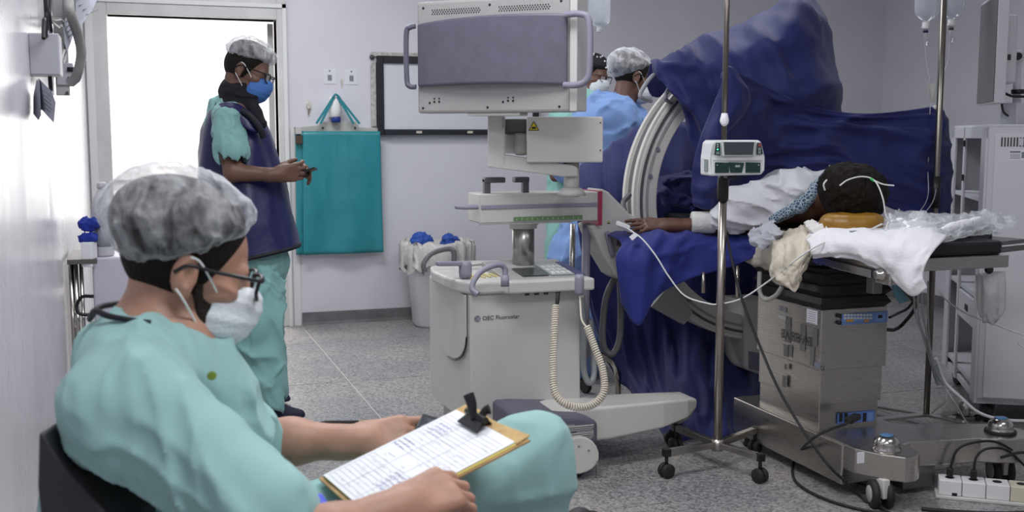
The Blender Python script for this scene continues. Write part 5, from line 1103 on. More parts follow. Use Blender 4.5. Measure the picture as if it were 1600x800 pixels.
def loft(rows, name, m, parent, n=40, folds_=None, hd=.15, thick=0, label=None, sup=2.4):
    """closed sleeve of cloth; rows: (xL, yL, xR, yR, d, half_depth)"""
    A = []
    for (xl, yl, xr, yr, d, q) in rows:
        a, c = D(xl, yl, d), D(xr, yr, d); m_ = (a + c) / 2; u = (c - a) / 2
        A.append([m_ + u * np.sign(math.cos(t)) * abs(math.cos(t)) ** (2 / sup) + h_ * q * np.sign(math.sin(t)) * abs(math.sin(t)) ** (2 / sup) for t in np.linspace(0, 2 * math.pi, n + 1)[:-1]])
    A = np.array(A); B = np.stack([crom(A[:, j], 7) for j in range(n)], 1)
    ce_ = B.mean(1, keepdims=True); Nn = B - ce_; Nn /= np.linalg.norm(Nn, axis=2, keepdims=True)
    if folds_: B = B + Nn * folds_(B)[..., None]
    b = MB(); b.grid(B.transpose(1, 0, 2), True); return b.build(name, m, parent, label, solid=thick)

# ---- seated man, close to the camera by the left wall
nm = thing('person', 'seated man in teal scrubs, white mask and glasses reading a clipboard', 'person', D(250, 900, 1.72) * V(1, 1, 0))
tl_ = math.radians(19); hfw = nrm(_r * math.cos(tl_) - _u * math.sin(tl_) + h_ * .40); hup = nrm(_r * math.sin(tl_) + _u * math.cos(tl_))
nR = headM(hfw, hup); nc = D(296, 416, 1.735); ns = .97
wr1 = D(560, 690, 1.97); wr2 = D(628, 795, 1.52)
skp = head_prims(nc, nR, ns) + [RC(nc + nR @ V(-.03, 0, -.05), D(240, 540, 1.72), .052, .06, .02), EL(D(245, 565, 1.72), (.1, .13, .06), k=.04),
     RC(D(240, 560, 1.72), D(230, 850, 1.74), .09, .12, .04),
     RC(D(300, 600, 1.88), D(400, 700, 1.97), .05, .045, .03), RC(D(395, 695, 1.97), D(455, 690, 1.97), .044, .042, .02), RC(D(455, 690, 1.97), wr1, .040, .027, .02),
     RC(D(225, 620, 1.53), D(420, 850, 1.44), .055, .048, .03), RC(D(420, 855, 1.44), D(520, 836, 1.46), .044, .040, .02), RC(D(520, 836, 1.46), wr2, .039, .027, .02)]
skp += hand_prims(wr1, D(648, 680, 1.99) - wr1, nrm(_u * .55 - h_ * .75 - _r * .2), 1, each=[(.35, .5, .35), (.5, .65, .4), (.65, .75, .5), (.8, .8, .5)], s=.98, tspread=.45, tc=.25)
skp += hand_prims(wr2, D(738, 748, 1.60) - wr2, nrm(_u * .8 - h_ * .62), 1, each=[(.55, .85, .5), (.6, .95, .5), (.65, 1.0, .5), (.7, 1.0, .5)], s=1.0, tspread=.6, tc=.3)
sdf_mesh(skp, 'body', skin, nm, .0042)
head_kit(nm, nc, nR, ns, maskw, capm, (-.032, 0, .066), (.130, .104, .094), (-.02, 0, .010), (.62, 0, -.78), rim=.0033, beardm=beard, cap_res=.0038, cap_f=(55, 10, 38), cap_amp=.004)
# scrub shirt
shirtP = [RC(D(235, 590, 1.72), D(215, 830, 1.74), .115, .155, .05), RC(D(225, 582, 1.69), D(245, 574, 1.70), .085, .082, .04), RC(D(178, 560, 1.72), D(200, 575, 1.68), .05, .06, .05), RC(D(205, 590, 1.60), D(205, 640, 1.52), .07, .085, .06), RC(D(205, 640, 1.53), D(410, 800, 1.46), .078, .076, .04),
          RC(D(300, 640, 1.74), D(330, 810, 1.76), .11, .13, .06), RC(D(268, 572, 1.66), D(285, 585, 1.74), .055, .06, .05), RC(D(310, 600, 1.86), D(405, 700, 1.95), .065, .058, .04), RC(D(385, 760, 1.62), D(430, 800, 1.6), .075, .07, .05),
          RC(nc + nR @ V(-.035, 0, -.05), D(240, 540, 1.72), .066, .070, .006, 'sub')]
def shirt_f(P):
    a1 = nrm(D(410, 800, 1.46) - D(205, 640, 1.53)); a2 = nrm(np.cross(a1, h_)); a3 = np.cross(a1, a2)
    return folds(P, [a1, a2, a3], (3, 11, 8), .013, 12) + folds(P, [nrm(a1 + a2), nrm(a1 - a2), a3], (14, 4, 5), .009, 17) - .006
sdf_mesh(shirtP, 'scrub_shirt', teal, nm, .0055, shirt_f)
MB().tube([D(140, 500, 1.66), D(148, 486, 1.62), D(170, 494, 1.60), D(206, 500, 1.595), D(236, 503, 1.60)], [.004, .005, .005, .004, .003], 8, 6).build('neck_binding', navyb, nm)
MB().tube([D(140, 498, 1.66), D(156, 480, 1.71), D(185, 474, 1.78)], .005, 8, 4).build('neck_binding', navyb, nm)
k = MB().lathe([(.007, 0), (.006, .0015)], D(331, 587, 1.605), -h_ + _r * .4, 14).build('shirt_button', mat('button_green', (.2, .28, .03), .4), nm)
# trousers, shoe
trP = [RC(D(210, 850, 1.74), D(300, 900, 1.72), .15, .13, .05), RC(D(300, 920, 1.72), D(822, 726, 1.98), .10, .082, .04), RC(D(822, 726, 1.98), D(800, 1010, 2.05), .080, .06, .03),
       RC(D(320, 930, 1.86), D(828, 832, 2.10), .1, .078, .03), RC(D(828, 832, 2.10), D(850, 1150, 2.2), .075, .055, .02)]
def tr_f(P):
    a1 = nrm(D(822, 722, 1.94) - D(300, 900, 1.68)); a2 = nrm(np.cross(a1, h_)); a3 = np.cross(a1, a2)
    return folds(P, [a1, a2, a3], (2.5, 10, 7), .013, 30) + folds(P, [a1, nrm(a2 + a3), a3], (9, 5, 4), .008, 33)
sdf_mesh(trP, 'trousers', teal, nm, .007, tr_f)
sh2 = sdf_mesh([RC(D(905, 812, 2.2), D(928, 806, 2.25), .018, .012), RC(D(860, 850, 2.18), D(905, 815, 2.2), .04, .022, .03)], 'shoe', rubber, nm, .006)
MB().tube([D(498, 780, 1.66), D(505, 792, 1.62), D(512, 806, 1.6)], .009, 8, 3).build('wristband', mat('band_blue', (.03, .05, .6), .4), nm)
# chair
ch = thing('office_chair', 'dark grey chair back behind the seated man by the left wall', 'chair', D(180, 1000, 1.72) * V(1, 1, 0))
hipc = D(230, 900, 1.74)
MB().prism([D(x, y, 1.46) for x, y in ((60, 676), (68, 680), (80, 702), (104, 736), (140, 774), (190, 830), (190, 900), (72, 900), (58, 760))], h_ * .5).build('chair_back', mat('chair_grey', (.03, .028, .032), .5), ch, bevel=.02, seg=3)
sx, sy = hipc[0], hipc[1]
MB().box((sx - .22, sy - .22, .42), (sx + .24, sy + .22, .46)).build('seat', MATS['chair_grey'], ch, bevel=.015)
for dx, dy in ((-.18, -.18), (.2, -.18), (-.18, .18), (.2, .18)): MB().cyl((sx + dx, sy + dy, 0), (sx + dx, sy + dy, .42), .012, 8).build('leg', chrome, ch)
MB().bar((sx - .17, sy, .44), D(180, 860, 1.74), .05, .02, (0, 1, 0)).build('back_support', MATS['chair_grey'], ch)
# clipboard, papers, clip
cbd = thing('clipboard', 'tan clipboard with handwritten form and black clip on the seated man\'s knee', 'clipboard', D(650, 720, 1.87))
A1, A2, A3, A4 = D(505, 742, 1.79), D(713, 640, 1.90), D(797, 690, 1.74), D(592, 801, 1.62)
ux = nrm(A2 - A1); uy = nrm((A4 - A1) - ux * ((A4 - A1) @ ux)); un = np.cross(uy, ux); un = un if un @ (_c - A1) > 0 else -un
LX = np.linalg.norm(A2 - A1); LY = abs((A4 - A1) @ uy)
def cbp(u, v, h=0): return A1 + ux * (u * LX) + uy * (v * LY) + un * h
def quad(u0, v0, u1, v1, h, th): return MB().prism([cbp(u0, v0, h), cbp(u1, v0, h), cbp(u1, v1, h), cbp(u0, v1, h)], un * th)
quad(-.03, -.03, 1.09, 1.04, -.0085, .004).build('board', mat('hardboard', (.42, .27, .12), .6, var=.25, vscale=30), cbd, bevel=.001)
quad(.0, .0, 1.04, 1.02, -.004, .0015).build('yellow_sheet', mat('yellow_paper', (.75, .62, .16), .6), cbd)
MB().prism([cbp(1.0, -.02, -.003), cbp(1.09, -.02, -.003), cbp(1.10, .2, -.003), cbp(1.07, .5, -.003), cbp(1.11, 1.0, -.003), cbp(1.0, 1.03, -.003)], un * .002).build('torn_cover', mat('tan_card', (.5, .33, .13), .7, var=.2, vscale=40), cbd)
sh_ = quad(0, 0, 1, 1, -.001, .001).build('form_sheet', paper, cbd)
b = MB(); rg = random.Random(5)
def ln_(b, u0, v0, u1, v1, wd=.0006, h=.0004):
    a, c = cbp(u0, v0, h), cbp(u1, v1, h); b.bar(a, c, wd, .0003, un)
for i in range(26):
    u = .03 + i * .036
    if 9 < i < 13: continue
    ln_(b, u, .04, u, .96, .0004 if i % 5 else .0008)
for v in (.04, .34, .62, .96): ln_(b, .03, v, .93, v, .0004)
for i in range(90):
    u = .05 + rg.randrange(32) * .0275; v = .06 + rg.random() * .8; ln_(b, u + .008, v, u + .008, v + .02 + rg.random() * .07, .0008)
o = b.build('printed_form', mat('form_ink', (.6, .6, .65), .7), sh_); o['kind'] = 'stuff'
b = MB()
for (u0, v0, n_, rws) in ((.18, .55, 9, 5), (.72, .1, 8, 4), (.50, .04, 7, 3), (.06, .72, 7, 3)):
    for r_ in range(rws):
        pts = [cbp(u0 + r_ * .036 + .004 * math.sin(q * 1.9 + r_) + rg.random() * .008, v0 + q * .021, .0006) for q in range(int(n_ * 1.6))]
        b.tube(pts, .00035, 4, 3)
o = b.build('handwriting', mat('blue_ink', (.16, .17, .55), .6), sh_); o['kind'] = 'stuff'
# the big black bulldog clip
ck = MB(); P0 = cbp(.93, .42, .0)
ck.prism([cbp(.90, .26, .003), cbp(.90, .62, .003), cbp(1.0, .56, .016), cbp(1.0, .32, .016)], un * .003); ck.prism([cbp(1.0, .32, .016), cbp(1.0, .56, .016), cbp(1.045, .54, -.008), cbp(1.045, .34, -.008)], ux * .003)
ck.build('clip_jaw', black, cbd, bevel=.0015)
MB().tube([cbp(.96, .44, .012), cbp(.99, .40, .035), cbp(1.0, .36, .05)], [.006, .009, .010], 8, 3).build('clip_lever', black, cbd)
MB().tube([cbp(.98, .5, .012), cbp(1.03, .5, .022), cbp(1.06, .52, .024)], [.006, .007, .009], 8, 3).build('clip_lever', black, cbd)
MB().cyl(cbp(.985, .28, .016), cbp(.985, .6, .016), .006, 10).build('clip_hinge', black, cbd)
# phone in his far hand
t = thing('smartphone', 'black smartphone held in the seated man\'s far hand', 'phone', D(667, 662, 2.02))
pc_ = [D(649, 668, 1.98), D(660, 645, 2.03), D(688, 653, 2.05), D(680, 673, 2.0)]; pn_ = nrm(np.cross(pc_[1] - pc_[0], pc_[3] - pc_[0])); pn_ = pn_ if pn_ @ h_ < 0 else -pn_
MB().prism(pc_, -pn_ * .009).build('phone_body', black, t, bevel=.003); pm2 = sum(pc_) / 4
MB().prism([pm2 + (p - pm2) * .84 + pn_ * .0005 for p in pc_], pn_ * .0008).build('phone_screen', mat('phone_glass', (.035, .04, .05), .3), t)

# ---- standing man by the door
DR_ = lambda *p: [D(*q) for q in p]
smn = thing('person', 'standing man in navy lead apron looking at his phone near the doorway', 'person', D(410, 650, 4.9) * V(1, 1, 0))
tl2 = math.radians(20); f2 = nrm(_r * math.cos(tl2) - _u * math.sin(tl2) - h_ * .05); u2 = nrm(_r * math.sin(tl2) + _u * math.cos(tl2)); R2 = headM(f2, u2); c2 = D(387, 112, 4.9)
w1 = D(432, 273, 4.76); w2 = D(452, 264, 4.98)
sk = head_prims(c2, R2, 1.0) + [RC(c2 + R2 @ V(-.03, 0, -.05), D(372, 175, 4.9), .058, .07, .02), RC(D(372, 190, 4.9), D(385, 370, 4.9), .1, .11, .03),
     RC(D(350, 185, 4.78), D(364, 268, 4.73), .05, .042, .03), RC(D(366, 270, 4.73), w1, .041, .026, .02), RC(D(365, 190, 5.05), D(395, 265, 5.08), .05, .04, .03), RC(D(395, 268, 5.08), w2, .038, .026, .02),
     RC(D(395, 380, 4.86), D(412, 640, 4.86), .08, .045, .02), RC(D(400, 380, 5.04), D(410, 620, 5.1), .08, .045, .02)]
sk += hand_prims(w1, D(470, 268, 4.80) - w1, nrm(-h_ * .8 + _u * -.1), 1, each=[(.5, .6, .4)] * 4, s=1.0, tspread=.5)
sk += hand_prims(w2, D(490, 268, 4.93) - w2, nrm(h_ * .7 + _u * .5), -1, each=[(.5, .6, .4)] * 4, s=1.0, tspread=.4)
sdf_mesh(sk, 'body', skin2, smn, .0065)
head_kit(smn, c2, R2, 1.0, maskb, capf, (-.012, 0, .085), (.115, .098, .072), (-.02, 0, .043), (.18, 0, -.98), rim=.003, cap_res=.006, cap_f=(40, 12, 30), cap_amp=.007)
sdf_mesh([RC(D(378, 148, 4.9), D(368, 172, 4.9), .07, .085, .03), RC(D(392, 160, 4.86), D(408, 192, 4.84), .035, .02, .03), RC(D(362, 138, 4.9), D(378, 150, 4.9), .055, .06, .03)], 'thyroid_collar', collar, smn, .007, lambda P: folds(P, np.eye(3), (8, 8, 20), .010, 3))
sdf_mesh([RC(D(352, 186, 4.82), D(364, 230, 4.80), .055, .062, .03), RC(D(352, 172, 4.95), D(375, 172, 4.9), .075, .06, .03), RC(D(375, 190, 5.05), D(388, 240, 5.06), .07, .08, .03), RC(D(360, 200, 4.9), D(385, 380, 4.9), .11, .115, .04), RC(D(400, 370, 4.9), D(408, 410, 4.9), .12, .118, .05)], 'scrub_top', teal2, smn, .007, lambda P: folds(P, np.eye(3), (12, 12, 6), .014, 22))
ff = lambda B: folds(B, [(1, 0, 0), (0, 1, 0), (0, 0, 1)], (7, 7, 2.0), .012, 7)
loft([(340, 168, 392, 168, 4.93, .10), (331, 180, 404, 182, 4.93, .15), (320, 205, 418, 205, 4.93, .155), (314, 250, 433, 248, 4.93, .16), (314, 290, 444, 290, 4.93, .17), (322, 340, 453, 335, 4.93, .185), (333, 385, 460, 365, 4.93, .19), (350, 408, 464, 384, 4.93, .19)], 'lead_apron', navy, smn, 44, ff, thick=.006)
loft([(349, 405, 465, 381, 4.93, .192), (351, 411, 465, 387, 4.93, .192)], 'apron_binding', navyb, smn, 44, ff, thick=.01)
patch([DR_((392, 176, 4.80), (404, 190, 4.79), (414, 206, 4.80)), DR_((368, 163, 4.79), (376, 178, 4.76), (392, 205, 4.76)), DR_((346, 163, 4.81), (350, 172, 4.77), (350, 180, 4.76)), DR_((330, 178, 4.86), (330, 190, 4.82), (331, 200, 4.80))], 'shoulder_panel', navy, smn, 6, 6, .003, 2, 2, 4, .012)
MB().tube([D(378, 172, 4.75), D(392, 182, 4.75), D(404, 198, 4.76), D(412, 215, 4.78)], .014, 8, 5).build('apron_strap', navyb, smn)
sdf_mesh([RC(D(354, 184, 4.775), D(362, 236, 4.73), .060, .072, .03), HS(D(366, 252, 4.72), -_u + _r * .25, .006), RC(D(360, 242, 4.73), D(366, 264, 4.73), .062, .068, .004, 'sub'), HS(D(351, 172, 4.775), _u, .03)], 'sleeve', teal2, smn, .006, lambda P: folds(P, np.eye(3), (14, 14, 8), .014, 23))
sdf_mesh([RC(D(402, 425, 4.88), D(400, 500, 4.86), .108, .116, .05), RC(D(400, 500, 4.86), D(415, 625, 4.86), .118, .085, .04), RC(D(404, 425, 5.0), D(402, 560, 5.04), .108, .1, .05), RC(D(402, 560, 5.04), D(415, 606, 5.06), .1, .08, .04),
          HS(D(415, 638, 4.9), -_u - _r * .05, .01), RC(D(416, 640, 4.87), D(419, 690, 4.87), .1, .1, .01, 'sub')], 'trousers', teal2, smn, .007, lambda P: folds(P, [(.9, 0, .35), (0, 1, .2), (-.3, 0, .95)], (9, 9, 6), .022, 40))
shoeM = mat('navy_knit', (.012, .014, .035), .7); sole = mat('sole_white', (.45, .4, .4), .6)
for (x0_, y0_, x1_, y1_, dd) in ((400, 645, 460, 655, 4.92), (398, 622, 438, 630, 5.22)):
    a, c = D(x0_, y0_, dd), D(x1_, y1_, dd); a[2] = .06; c[2] = .042; s_ = sdf_mesh([RC(a, a * .4 + c * .6, .048, .045, .03), RC(a * .4 + c * .6, c + nrm(c - a) * .02, .043, .03, .02), BX((a + c) / 2 - V(0, 0, .05), (.16, .12, .03), r=.002, op='sub')], 'shoe', shoeM, smn, .006)
    d_ = nrm((c - a) * V(1, 1, 0)); p_ = np.cross((0, 0, 1), d_); n_ = 18; Lh = np.linalg.norm(c - a) / 2 + .05; m_ = (a + c) / 2
    MB().prism([V(m_[0], m_[1], .002) + d_ * (Lh * math.cos(q)) + p_ * (.046 * math.sin(q)) for q in np.linspace(0, 6.283, n_ + 1)[:-1]], (0, 0, .014)).build('sole', sole, s_, bevel=.003)
    for k in range(3): MB().tube([a + d_ * (.0 + k * .02) - p_ * .045 + V(0, 0, .02 - k * .002), a + d_ * (.04 + k * .02) - p_ * .047 + V(0, 0, .0), a + d_ * (.09 + k * .015) - p_ * .044 - V(0, 0, .02)], .003, 5, 4).build('shoe_stripe', sole, s_)
t = thing('smartphone', 'dark smartphone held by the standing man in both hands', 'phone', D(480, 267, 4.85))
MB().bar(D(462, 273, 4.86), D(494, 263, 4.86), .07, .009, nrm(_u + _r * .3)).build('phone_body', black, t, bevel=.002)

# ---- two people in gowns behind the X-ray machine
sg = thing('person', 'masked man in light blue gown and white bouffant behind the monitor', 'person', D(950, 520, 6.0) * V(1, 1, 0))
f3 = nrm(_r * .93 + h_ * .25 - _u * .22); u3 = nrm(_u + _r * .2); R3 = headM(f3, u3); c3 = D(990, 122, 6.0)
sdf_mesh(head_prims(c3, R3, 1.02) + [RC(c3 + R3 @ V(-.03, 0, -.05), D(970, 175, 6.0), .06, .07, .02), RC(D(960, 190, 6.0), D(945, 360, 6.0), .12, .12, .03), RC(D(925, 195, 5.9), D(890, 270, 5.85), .05, .045, .03), RC(D(890, 270, 5.85), D(945, 300, 5.8), .04, .03, .02), RC(D(930, 360, 5.95), D(905, 540, 5.95), .09, .05, .03), RC(D(955, 360, 6.05), D(950, 540, 6.1), .09, .05, .03)], 'body', skin2, sg, .008)
head_kit(sg, c3, R3, 1.02, maskw, capf, (-.04, 0, .06), (.125, .10, .095), (-.02, 0, .02), (.55, 0, -.83), cap_res=.006, cap_f=(30, 10, 25), cap_amp=.006)
sdf_mesh([RC(D(972, 172, 6.0), D(950, 185, 6.0), .085, .13, .05), RC(D(950, 200, 5.98), D(930, 400, 5.95), .19, .2, .06), RC(D(998, 185, 6.05), D(1005, 230, 5.95), .07, .08, .04), RC(D(925, 192, 5.88), D(888, 262, 5.82), .075, .075, .04),
          RC(D(885, 265, 5.82), D(940, 300, 5.75), .07, .05, .04), RC(D(925, 400, 5.93), D(895, 545, 5.9), .2, .17, .06), RC(D(900, 400, 5.85), D(868, 520, 5.8), .12, .07, .05)], 'surgical_gown', gown, sg, .009, lambda P: folds(P, [(.8, .3, .4), (0, 1, 0), (-.4, 0, .9)], (8, 8, 6), .03, 50))
MB().tube([D(925, 150, 5.85), D(928, 165, 5.83), D(918, 185, 5.8)], .008, 6, 3).build('gown_tie', gown, sg)
sg2 = thing('person', 'masked woman in dark patterned cap half hidden behind the monitor', 'person', D(925, 500, 6.5) * V(1, 1, 0))
f4 = nrm(_r * .75 - h_ * .62 - _u * .25); R4 = headM(f4, _u); c4 = D(926, 118, 6.5)
sdf_mesh(head_prims(c4, R4, .95) + [RC(c4 - _u * .05, D(920, 170, 6.5), .05, .06, .02), RC(D(915, 185, 6.5), D(905, 360, 6.5), .11, .12, .03), RC(D(905, 360, 6.5), D(905, 505, 6.5), .1, .08, .03), RC(D(890, 200, 6.45), D(868, 275, 6.3), .04, .035, .02)], 'body', skin2, sg2, .008)
head_kit(sg2, c4, R4, .95, maskw, mat('cap_black', (.012, .012, .014), .8), (-.01, 0, .055), (.105, .09, .085), (0, 0, .035), (.15, 0, -.98), cap_res=.006, cap_amp=.003, rim=.0022)
b = MB(); rg = random.Random(2)
for i in range(26):
    q, p_ = rg.random() * 6.28, rg.random() * 1.2; n_ = R4 @ V(math.cos(q) * math.cos(p_) * .106, math.sin(q) * math.cos(p_) * .091, math.sin(p_) * .086 + .052) * .95
    b.ball(c4 + n_, .006, 6, 4)
o = b.build('cap_dots', bag_m, sg2); o['kind'] = 'stuff'
sdf_mesh([RC(D(920, 165, 6.5), D(900, 190, 6.5), .09, .15, .05), RC(D(905, 200, 6.5), D(900, 520, 6.5), .17, .19, .05), RC(D(880, 200, 6.42), D(872, 262, 6.32), .07, .07, .04)], 'scrubs', mat('scrub_green', (.25, .5, .45), .8), sg2, .01, lambda P: folds(P, np.eye(3), (6, 6, 4), .02, 55))
# second infusion bag high behind the monitor
t = thing('infusion_bag', 'clear infusion bag hanging above the masked people, top edge of frame', 'bag', D(936, 40, 6.2))
q = D(936, 42, 6.2)
MB().lathe([(.02, 0), (.05, .01), (.062, .03), (.065, .08), (.065, .2), (.05, .23), (.01, .24)], q, seg=20).build('bag_body', glassy, t)
MB().lathe([(.014, -.03), (.014, 0)], q, seg=10).build('bag_port', white, t)
MB().cyl(q + V(0, 0, .24), V(q[0], q[1], CEIL), .004, 8).build('hanging_rod', steel, t)
# ------------------------------------------------------------ small things: left wall
def lw(x, y, dx=0.0): return XP(x, y, XL + dx)
t = thing('wall_box', 'grey electrical box on the left wall with black cord above', 'box', lw(70, 118))
a = XP(95, 118, XL + .085); d0 = a[1]
MB().box((XL, d0 - .01, a[2]), (XL + .085, d0 + .12, a[2] + .125)).build('box_body', mat('box_grey', (.42, .42, .46), .4), t, bevel=.004)
t2 = thing('power_outlet_box', 'small grey socket box at the end of the ribbed wall conduit', 'box', lw(100, 130))
c = XP(115, 133, XL + .07)
MB().box((XL + .01, c[1], c[2]), (XL + .07, c[1] + .1, c[2] + .085)).build('box_body', MATS['box_grey'], t2, bevel=.003)
for z in (.012, .05): MB().cyl((XL + .05, c[1] - .004, c[2] + z + .01), (XL + .05 + .035, c[1] - .004, c[2] + z + .01), .009, 8).build('gland', black, t2)
MB().bar((XL + .03, c[1] + .02, c[2] - .04), (XL + .03, c[1] + .02, 2.6), .05, .018, (0, 1, 0)).build('wall_channel', mat('channel_grey', (.4, .4, .41), .4), t2, bevel=.003)
MB().cyl((XL + .045, c[1] + .0, c[2] - .03), (XL + .045, c[1] + .012, c[2] - .03), .006, 8).build('screw', darkg, t2)
hose([XP(107, 0, XL + .10), XP(110, 20, XL + .105), XP(122, 55, XL + .12), XP(127, 85, XL + .125), XP(120, 118, XL + .105), XP(112, 128, XL + .08)], .016, 'ribbed_conduit', mat('conduit_grey', (.36, .35, .34), .45), t2, .0015, .012)
q = XP(108, 10, XL + .10); MB().cyl(q - V(0, 0, .02), q + V(0, 0, .3), .021, 14).build('conduit_sleeve', MATS['channel_grey'], t2)
o = MB(); cb_ = lambda x, y: XP(x, y, XL + .05)
o.tube([cb_(70, -20), cb_(72, 20), cb_(74, 45), cb_(72, 56), cb_(69, 30), cb_(68, 60)], .006, 8, 6); o.tube([cb_(78, -20), cb_(77, 25), cb_(80, 50), cb_(75, 52), cb_(72, 20), cb_(74, -20)], .006, 8, 6)
o.tube([cb_(76, 20), cb_(84, 30), cb_(96, 30), cb_(101, 38), cb_(95, 43), cb_(84, 36), cb_(78, 26)], .005, 8, 6); o.tube([cb_(78, 118), cb_(79, 135), cb_(80, 140)], .006, 8, 3)
tag(o.build('coiled_black_cord', black), 'black cord tied in a bundle above the wall box', 'cord')
o = MB().tube([XP(96, 40, XL + .08), XP(99, 60, XL + .08), XP(102, 85, XL + .08), XP(99, 98, XL + .08), XP(96, 92, XL + .08), XP(103, 72, XL + .08)], .005, 8, 6).build('grey_cord', MATS['conduit_grey']); tag(o, 'grey looped cord hanging beside the wall channel', 'cord')
pm_ = mat('old_paper', (.36, .37, .44), .7, var=.1, vscale=30)
t = thing('wall_note', 'folded paper note taped to the left wall under the box', 'paper', lw(70, 190))
MB().prism([XP(60, 122, XL + .03), XP(80, 142, XL + .075), XP(87, 160, XL + .085), XP(84, 192, XL + .08), XP(66, 172, XL + .04), XP(58, 170, XL + .01)], (0, .002, 0)).build('paper_sheet', pm_, t)
MB().prism([XP(57, 125, XL + .02), XP(62, 125, XL + .035), XP(64, 180, XL + .04), XP(60, 188, XL + .02), XP(52, 178, XL + .005), XP(52, 150, XL + .005)], (0, .002, 0)).build('paper_fold', pm_, t)
for i in range(5): MB().bar(XP(66 + i, 140 + i * 7, XL + .052), XP(78 + i, 150 + i * 7, XL + .074), .002, .001).build('print_line', darkg, t)
t = thing('posted_sheets', 'grey printed sheets hanging near the top of the left wall', 'poster', lw(120, 40))
for k, pl_ in enumerate((((112, -30), (165, -30), (146, 12), (128, 38), (110, 52), (104, 40)), ((100, 30), (118, 20), (116, 50), (105, 82), (99, 60)))):
    s_ = MB().prism([XP(x, y, XL + .14 + .02 * k - .0012 * (165 - x)) for x, y in pl_], (.0, .004, 0)).build('printed_sheet', pm_, t)
    for j in range(4):
        x0_, y0_ = (118 + j * 6, 2 + j * 7) if k == 0 else (103 + j, 35 + j * 8)
        MB().bar(XP(x0_, y0_, XL + .14 + .02 * k - .0012 * (165 - x0_)) - V(0, .003, 0), XP(x0_ + (18 if k == 0 else 9), y0_ - 8, XL + .14 + .02 * k - .0012 * (165 - x0_ - 10)) - V(0, .003, 0), .004, .001).build('print_line', darkg, s_)
# trolley with bottle, blue gloves
tr = thing('trolley', 'small steel and white trolley against the left wall behind seated man', 'trolley', (-.14, 4.3, 0))
X_ = lambda x, y, d: D(x, y, d)
pa, pb_ = D(147, 480, 4.45), D(190, 402, 4.45)
MB().box((pa[0], pa[1], .12), (pa[0] + .26, pa[1] + .35, pb_[2])).build('cabinet_box', mat('box_lilac', (.56, .54, .64), .4), tr, bevel=.008)
for dx, r in ((.012, .008), (.03, .011), (.052, .008)): MB().cyl((XL + dx + .01, pa[1] + .02, .05), (XL + dx + .01, pa[1] + .02, pb_[2] - .01), r, 10).build('upright', chrome, tr)
MB().box((XL + .013, pa[1] - .04, pb_[2] - .02), (pa[0] + .02, pa[1] + .36, pb_[2])).build('top_tray', dsteel, tr, bevel=.002)
MB().tube([D(146, 463, 4.4), D(128, 464, 4.4), D(120, 478, 4.4), D(124, 490, 4.4), D(142, 492, 4.42)], .007, 8, 5).build('black_cable', black, tr)
for dx, dy in ((.03, .03), (.23, .03), (.03, .32), (.23, .32)): MB().ball((pa[0] + dx, pa[1] + dy, .03), .03).build('caster', rubber, tr); 
MB().box((pa[0] + .01, pa[1] + .01, .05), (pa[0] + .25, pa[1] + .34, .12)).build('base_frame', dsteel, tr)
bt = D(163, 402, 4.5); bt[2] = pb_[2] + .001
t = thing('spray_bottle', 'white plastic bottle standing on the lilac trolley box', 'bottle', bt)
bb = MB().lathe([(.036, 0), (.041, .006), (.041, .20), (.039, .225), (.022, .262), (.015, .272), (.015, .28)], bt, seg=22).build('bottle_body', mat('bottle_white', (.62, .62, .64), .35, alpha=.96), t)
MB().lathe([(.018, 0), (.018, .022), (.015, .026)], bt + V(0, 0, .278), seg=16).build('cap', MATS['bottle_white'], t)
MB().lathe([(.0415, .04), (.0415, .13)], bt, seg=22).build('bottle_label', mat('bottle_label_grey', (.35, .37, .42), .5), t)
MB().bar(D(131, 397, 4.42), D(148, 397, 4.42), .06, .10).build('white_carton', paper, tr, bevel=.003)
for (y_, r_, lb) in ((350, .028, 'crumpled bright blue glove lying on the trolley top, upper of two'), (372, .02, 'darker blue glove under the upper blue glove on trolley')):
    c = D(140, y_, 4.42); t = thing('blue_glove', lb, 'glove', c - V(0, 0, .03))
    sdf_mesh([RC(c - _r * .018, c + _r * .018, r_, r_ * .8, .01)], 'glove', mat('glove_blue', (.008, .03, .3), .6), t, .005, lambda P: folds(P, np.eye(3), (30, 30, 40), .012, 3))
# corrugated breathing hose behind the seated man
t = thing('corrugated_hose', 'white corrugated ventilation hose end behind the seated man\'s chin', 'hose', D(300, 560, 4.3))
hose([D(232, 520, 4.4), D(262, 532, 4.35), D(292, 545, 4.3), (D(318, 550, 4.28)), D(331, 553, 4.27)], .052, 'hose_wall', mat('hose_white', (.7, .7, .7), .35), t, .004, .022, 18)
MB().lathe([(.054, 0), (.052, .02), (.03, .035)], D(331, 553, 4.27), _r, 20).build('hose_end', MATS['hose_white'], t)
hp = D(262, 560, 4.35); MB().cyl((hp[0], hp[1], 0), (hp[0], hp[1], hp[2]), .02, 10).build('hose_support', dsteel, t)
# small foot pedal behind standing man
q = ZP(352, 612, .02); o = MB().box((q[0] - .1, q[1] - .05, 0), (q[0] + .03, q[1] + .06, .09)).build('foot_pedal', black, bevel=.01); tag(o, 'small black pedal on floor behind the standing man\'s leg', 'pedal')
# steel foot frame behind the machine
q = thing('tube_foot_frame', 'bent steel tube foot on the floor beneath the hanging blue drape', 'frame', ZP(960, 625, 0))
pA = ZP(966, 628, .0); MB().tube([D(925, 548, 5.35), D(942, 556, 5.35), D(958, 568, 5.34), D(965, 590, 5.3), V(pA[0], pA[1], .012)], .014, 10, 5).build('bent_tube', poleM, q)
MB().tube([D(925, 548, 5.35), D(905, 556, 5.37), ZP(900, 600, .02)], .014, 10, 4).build('bent_tube', poleM, q)
pc = ZP(915, 614, 0); MB().lathe([(.034, -.012), (.036, 0), (.034, .012)], (pc[0], pc[1], .036), (1, .3, 0), 16).build('caster', rubber, q)
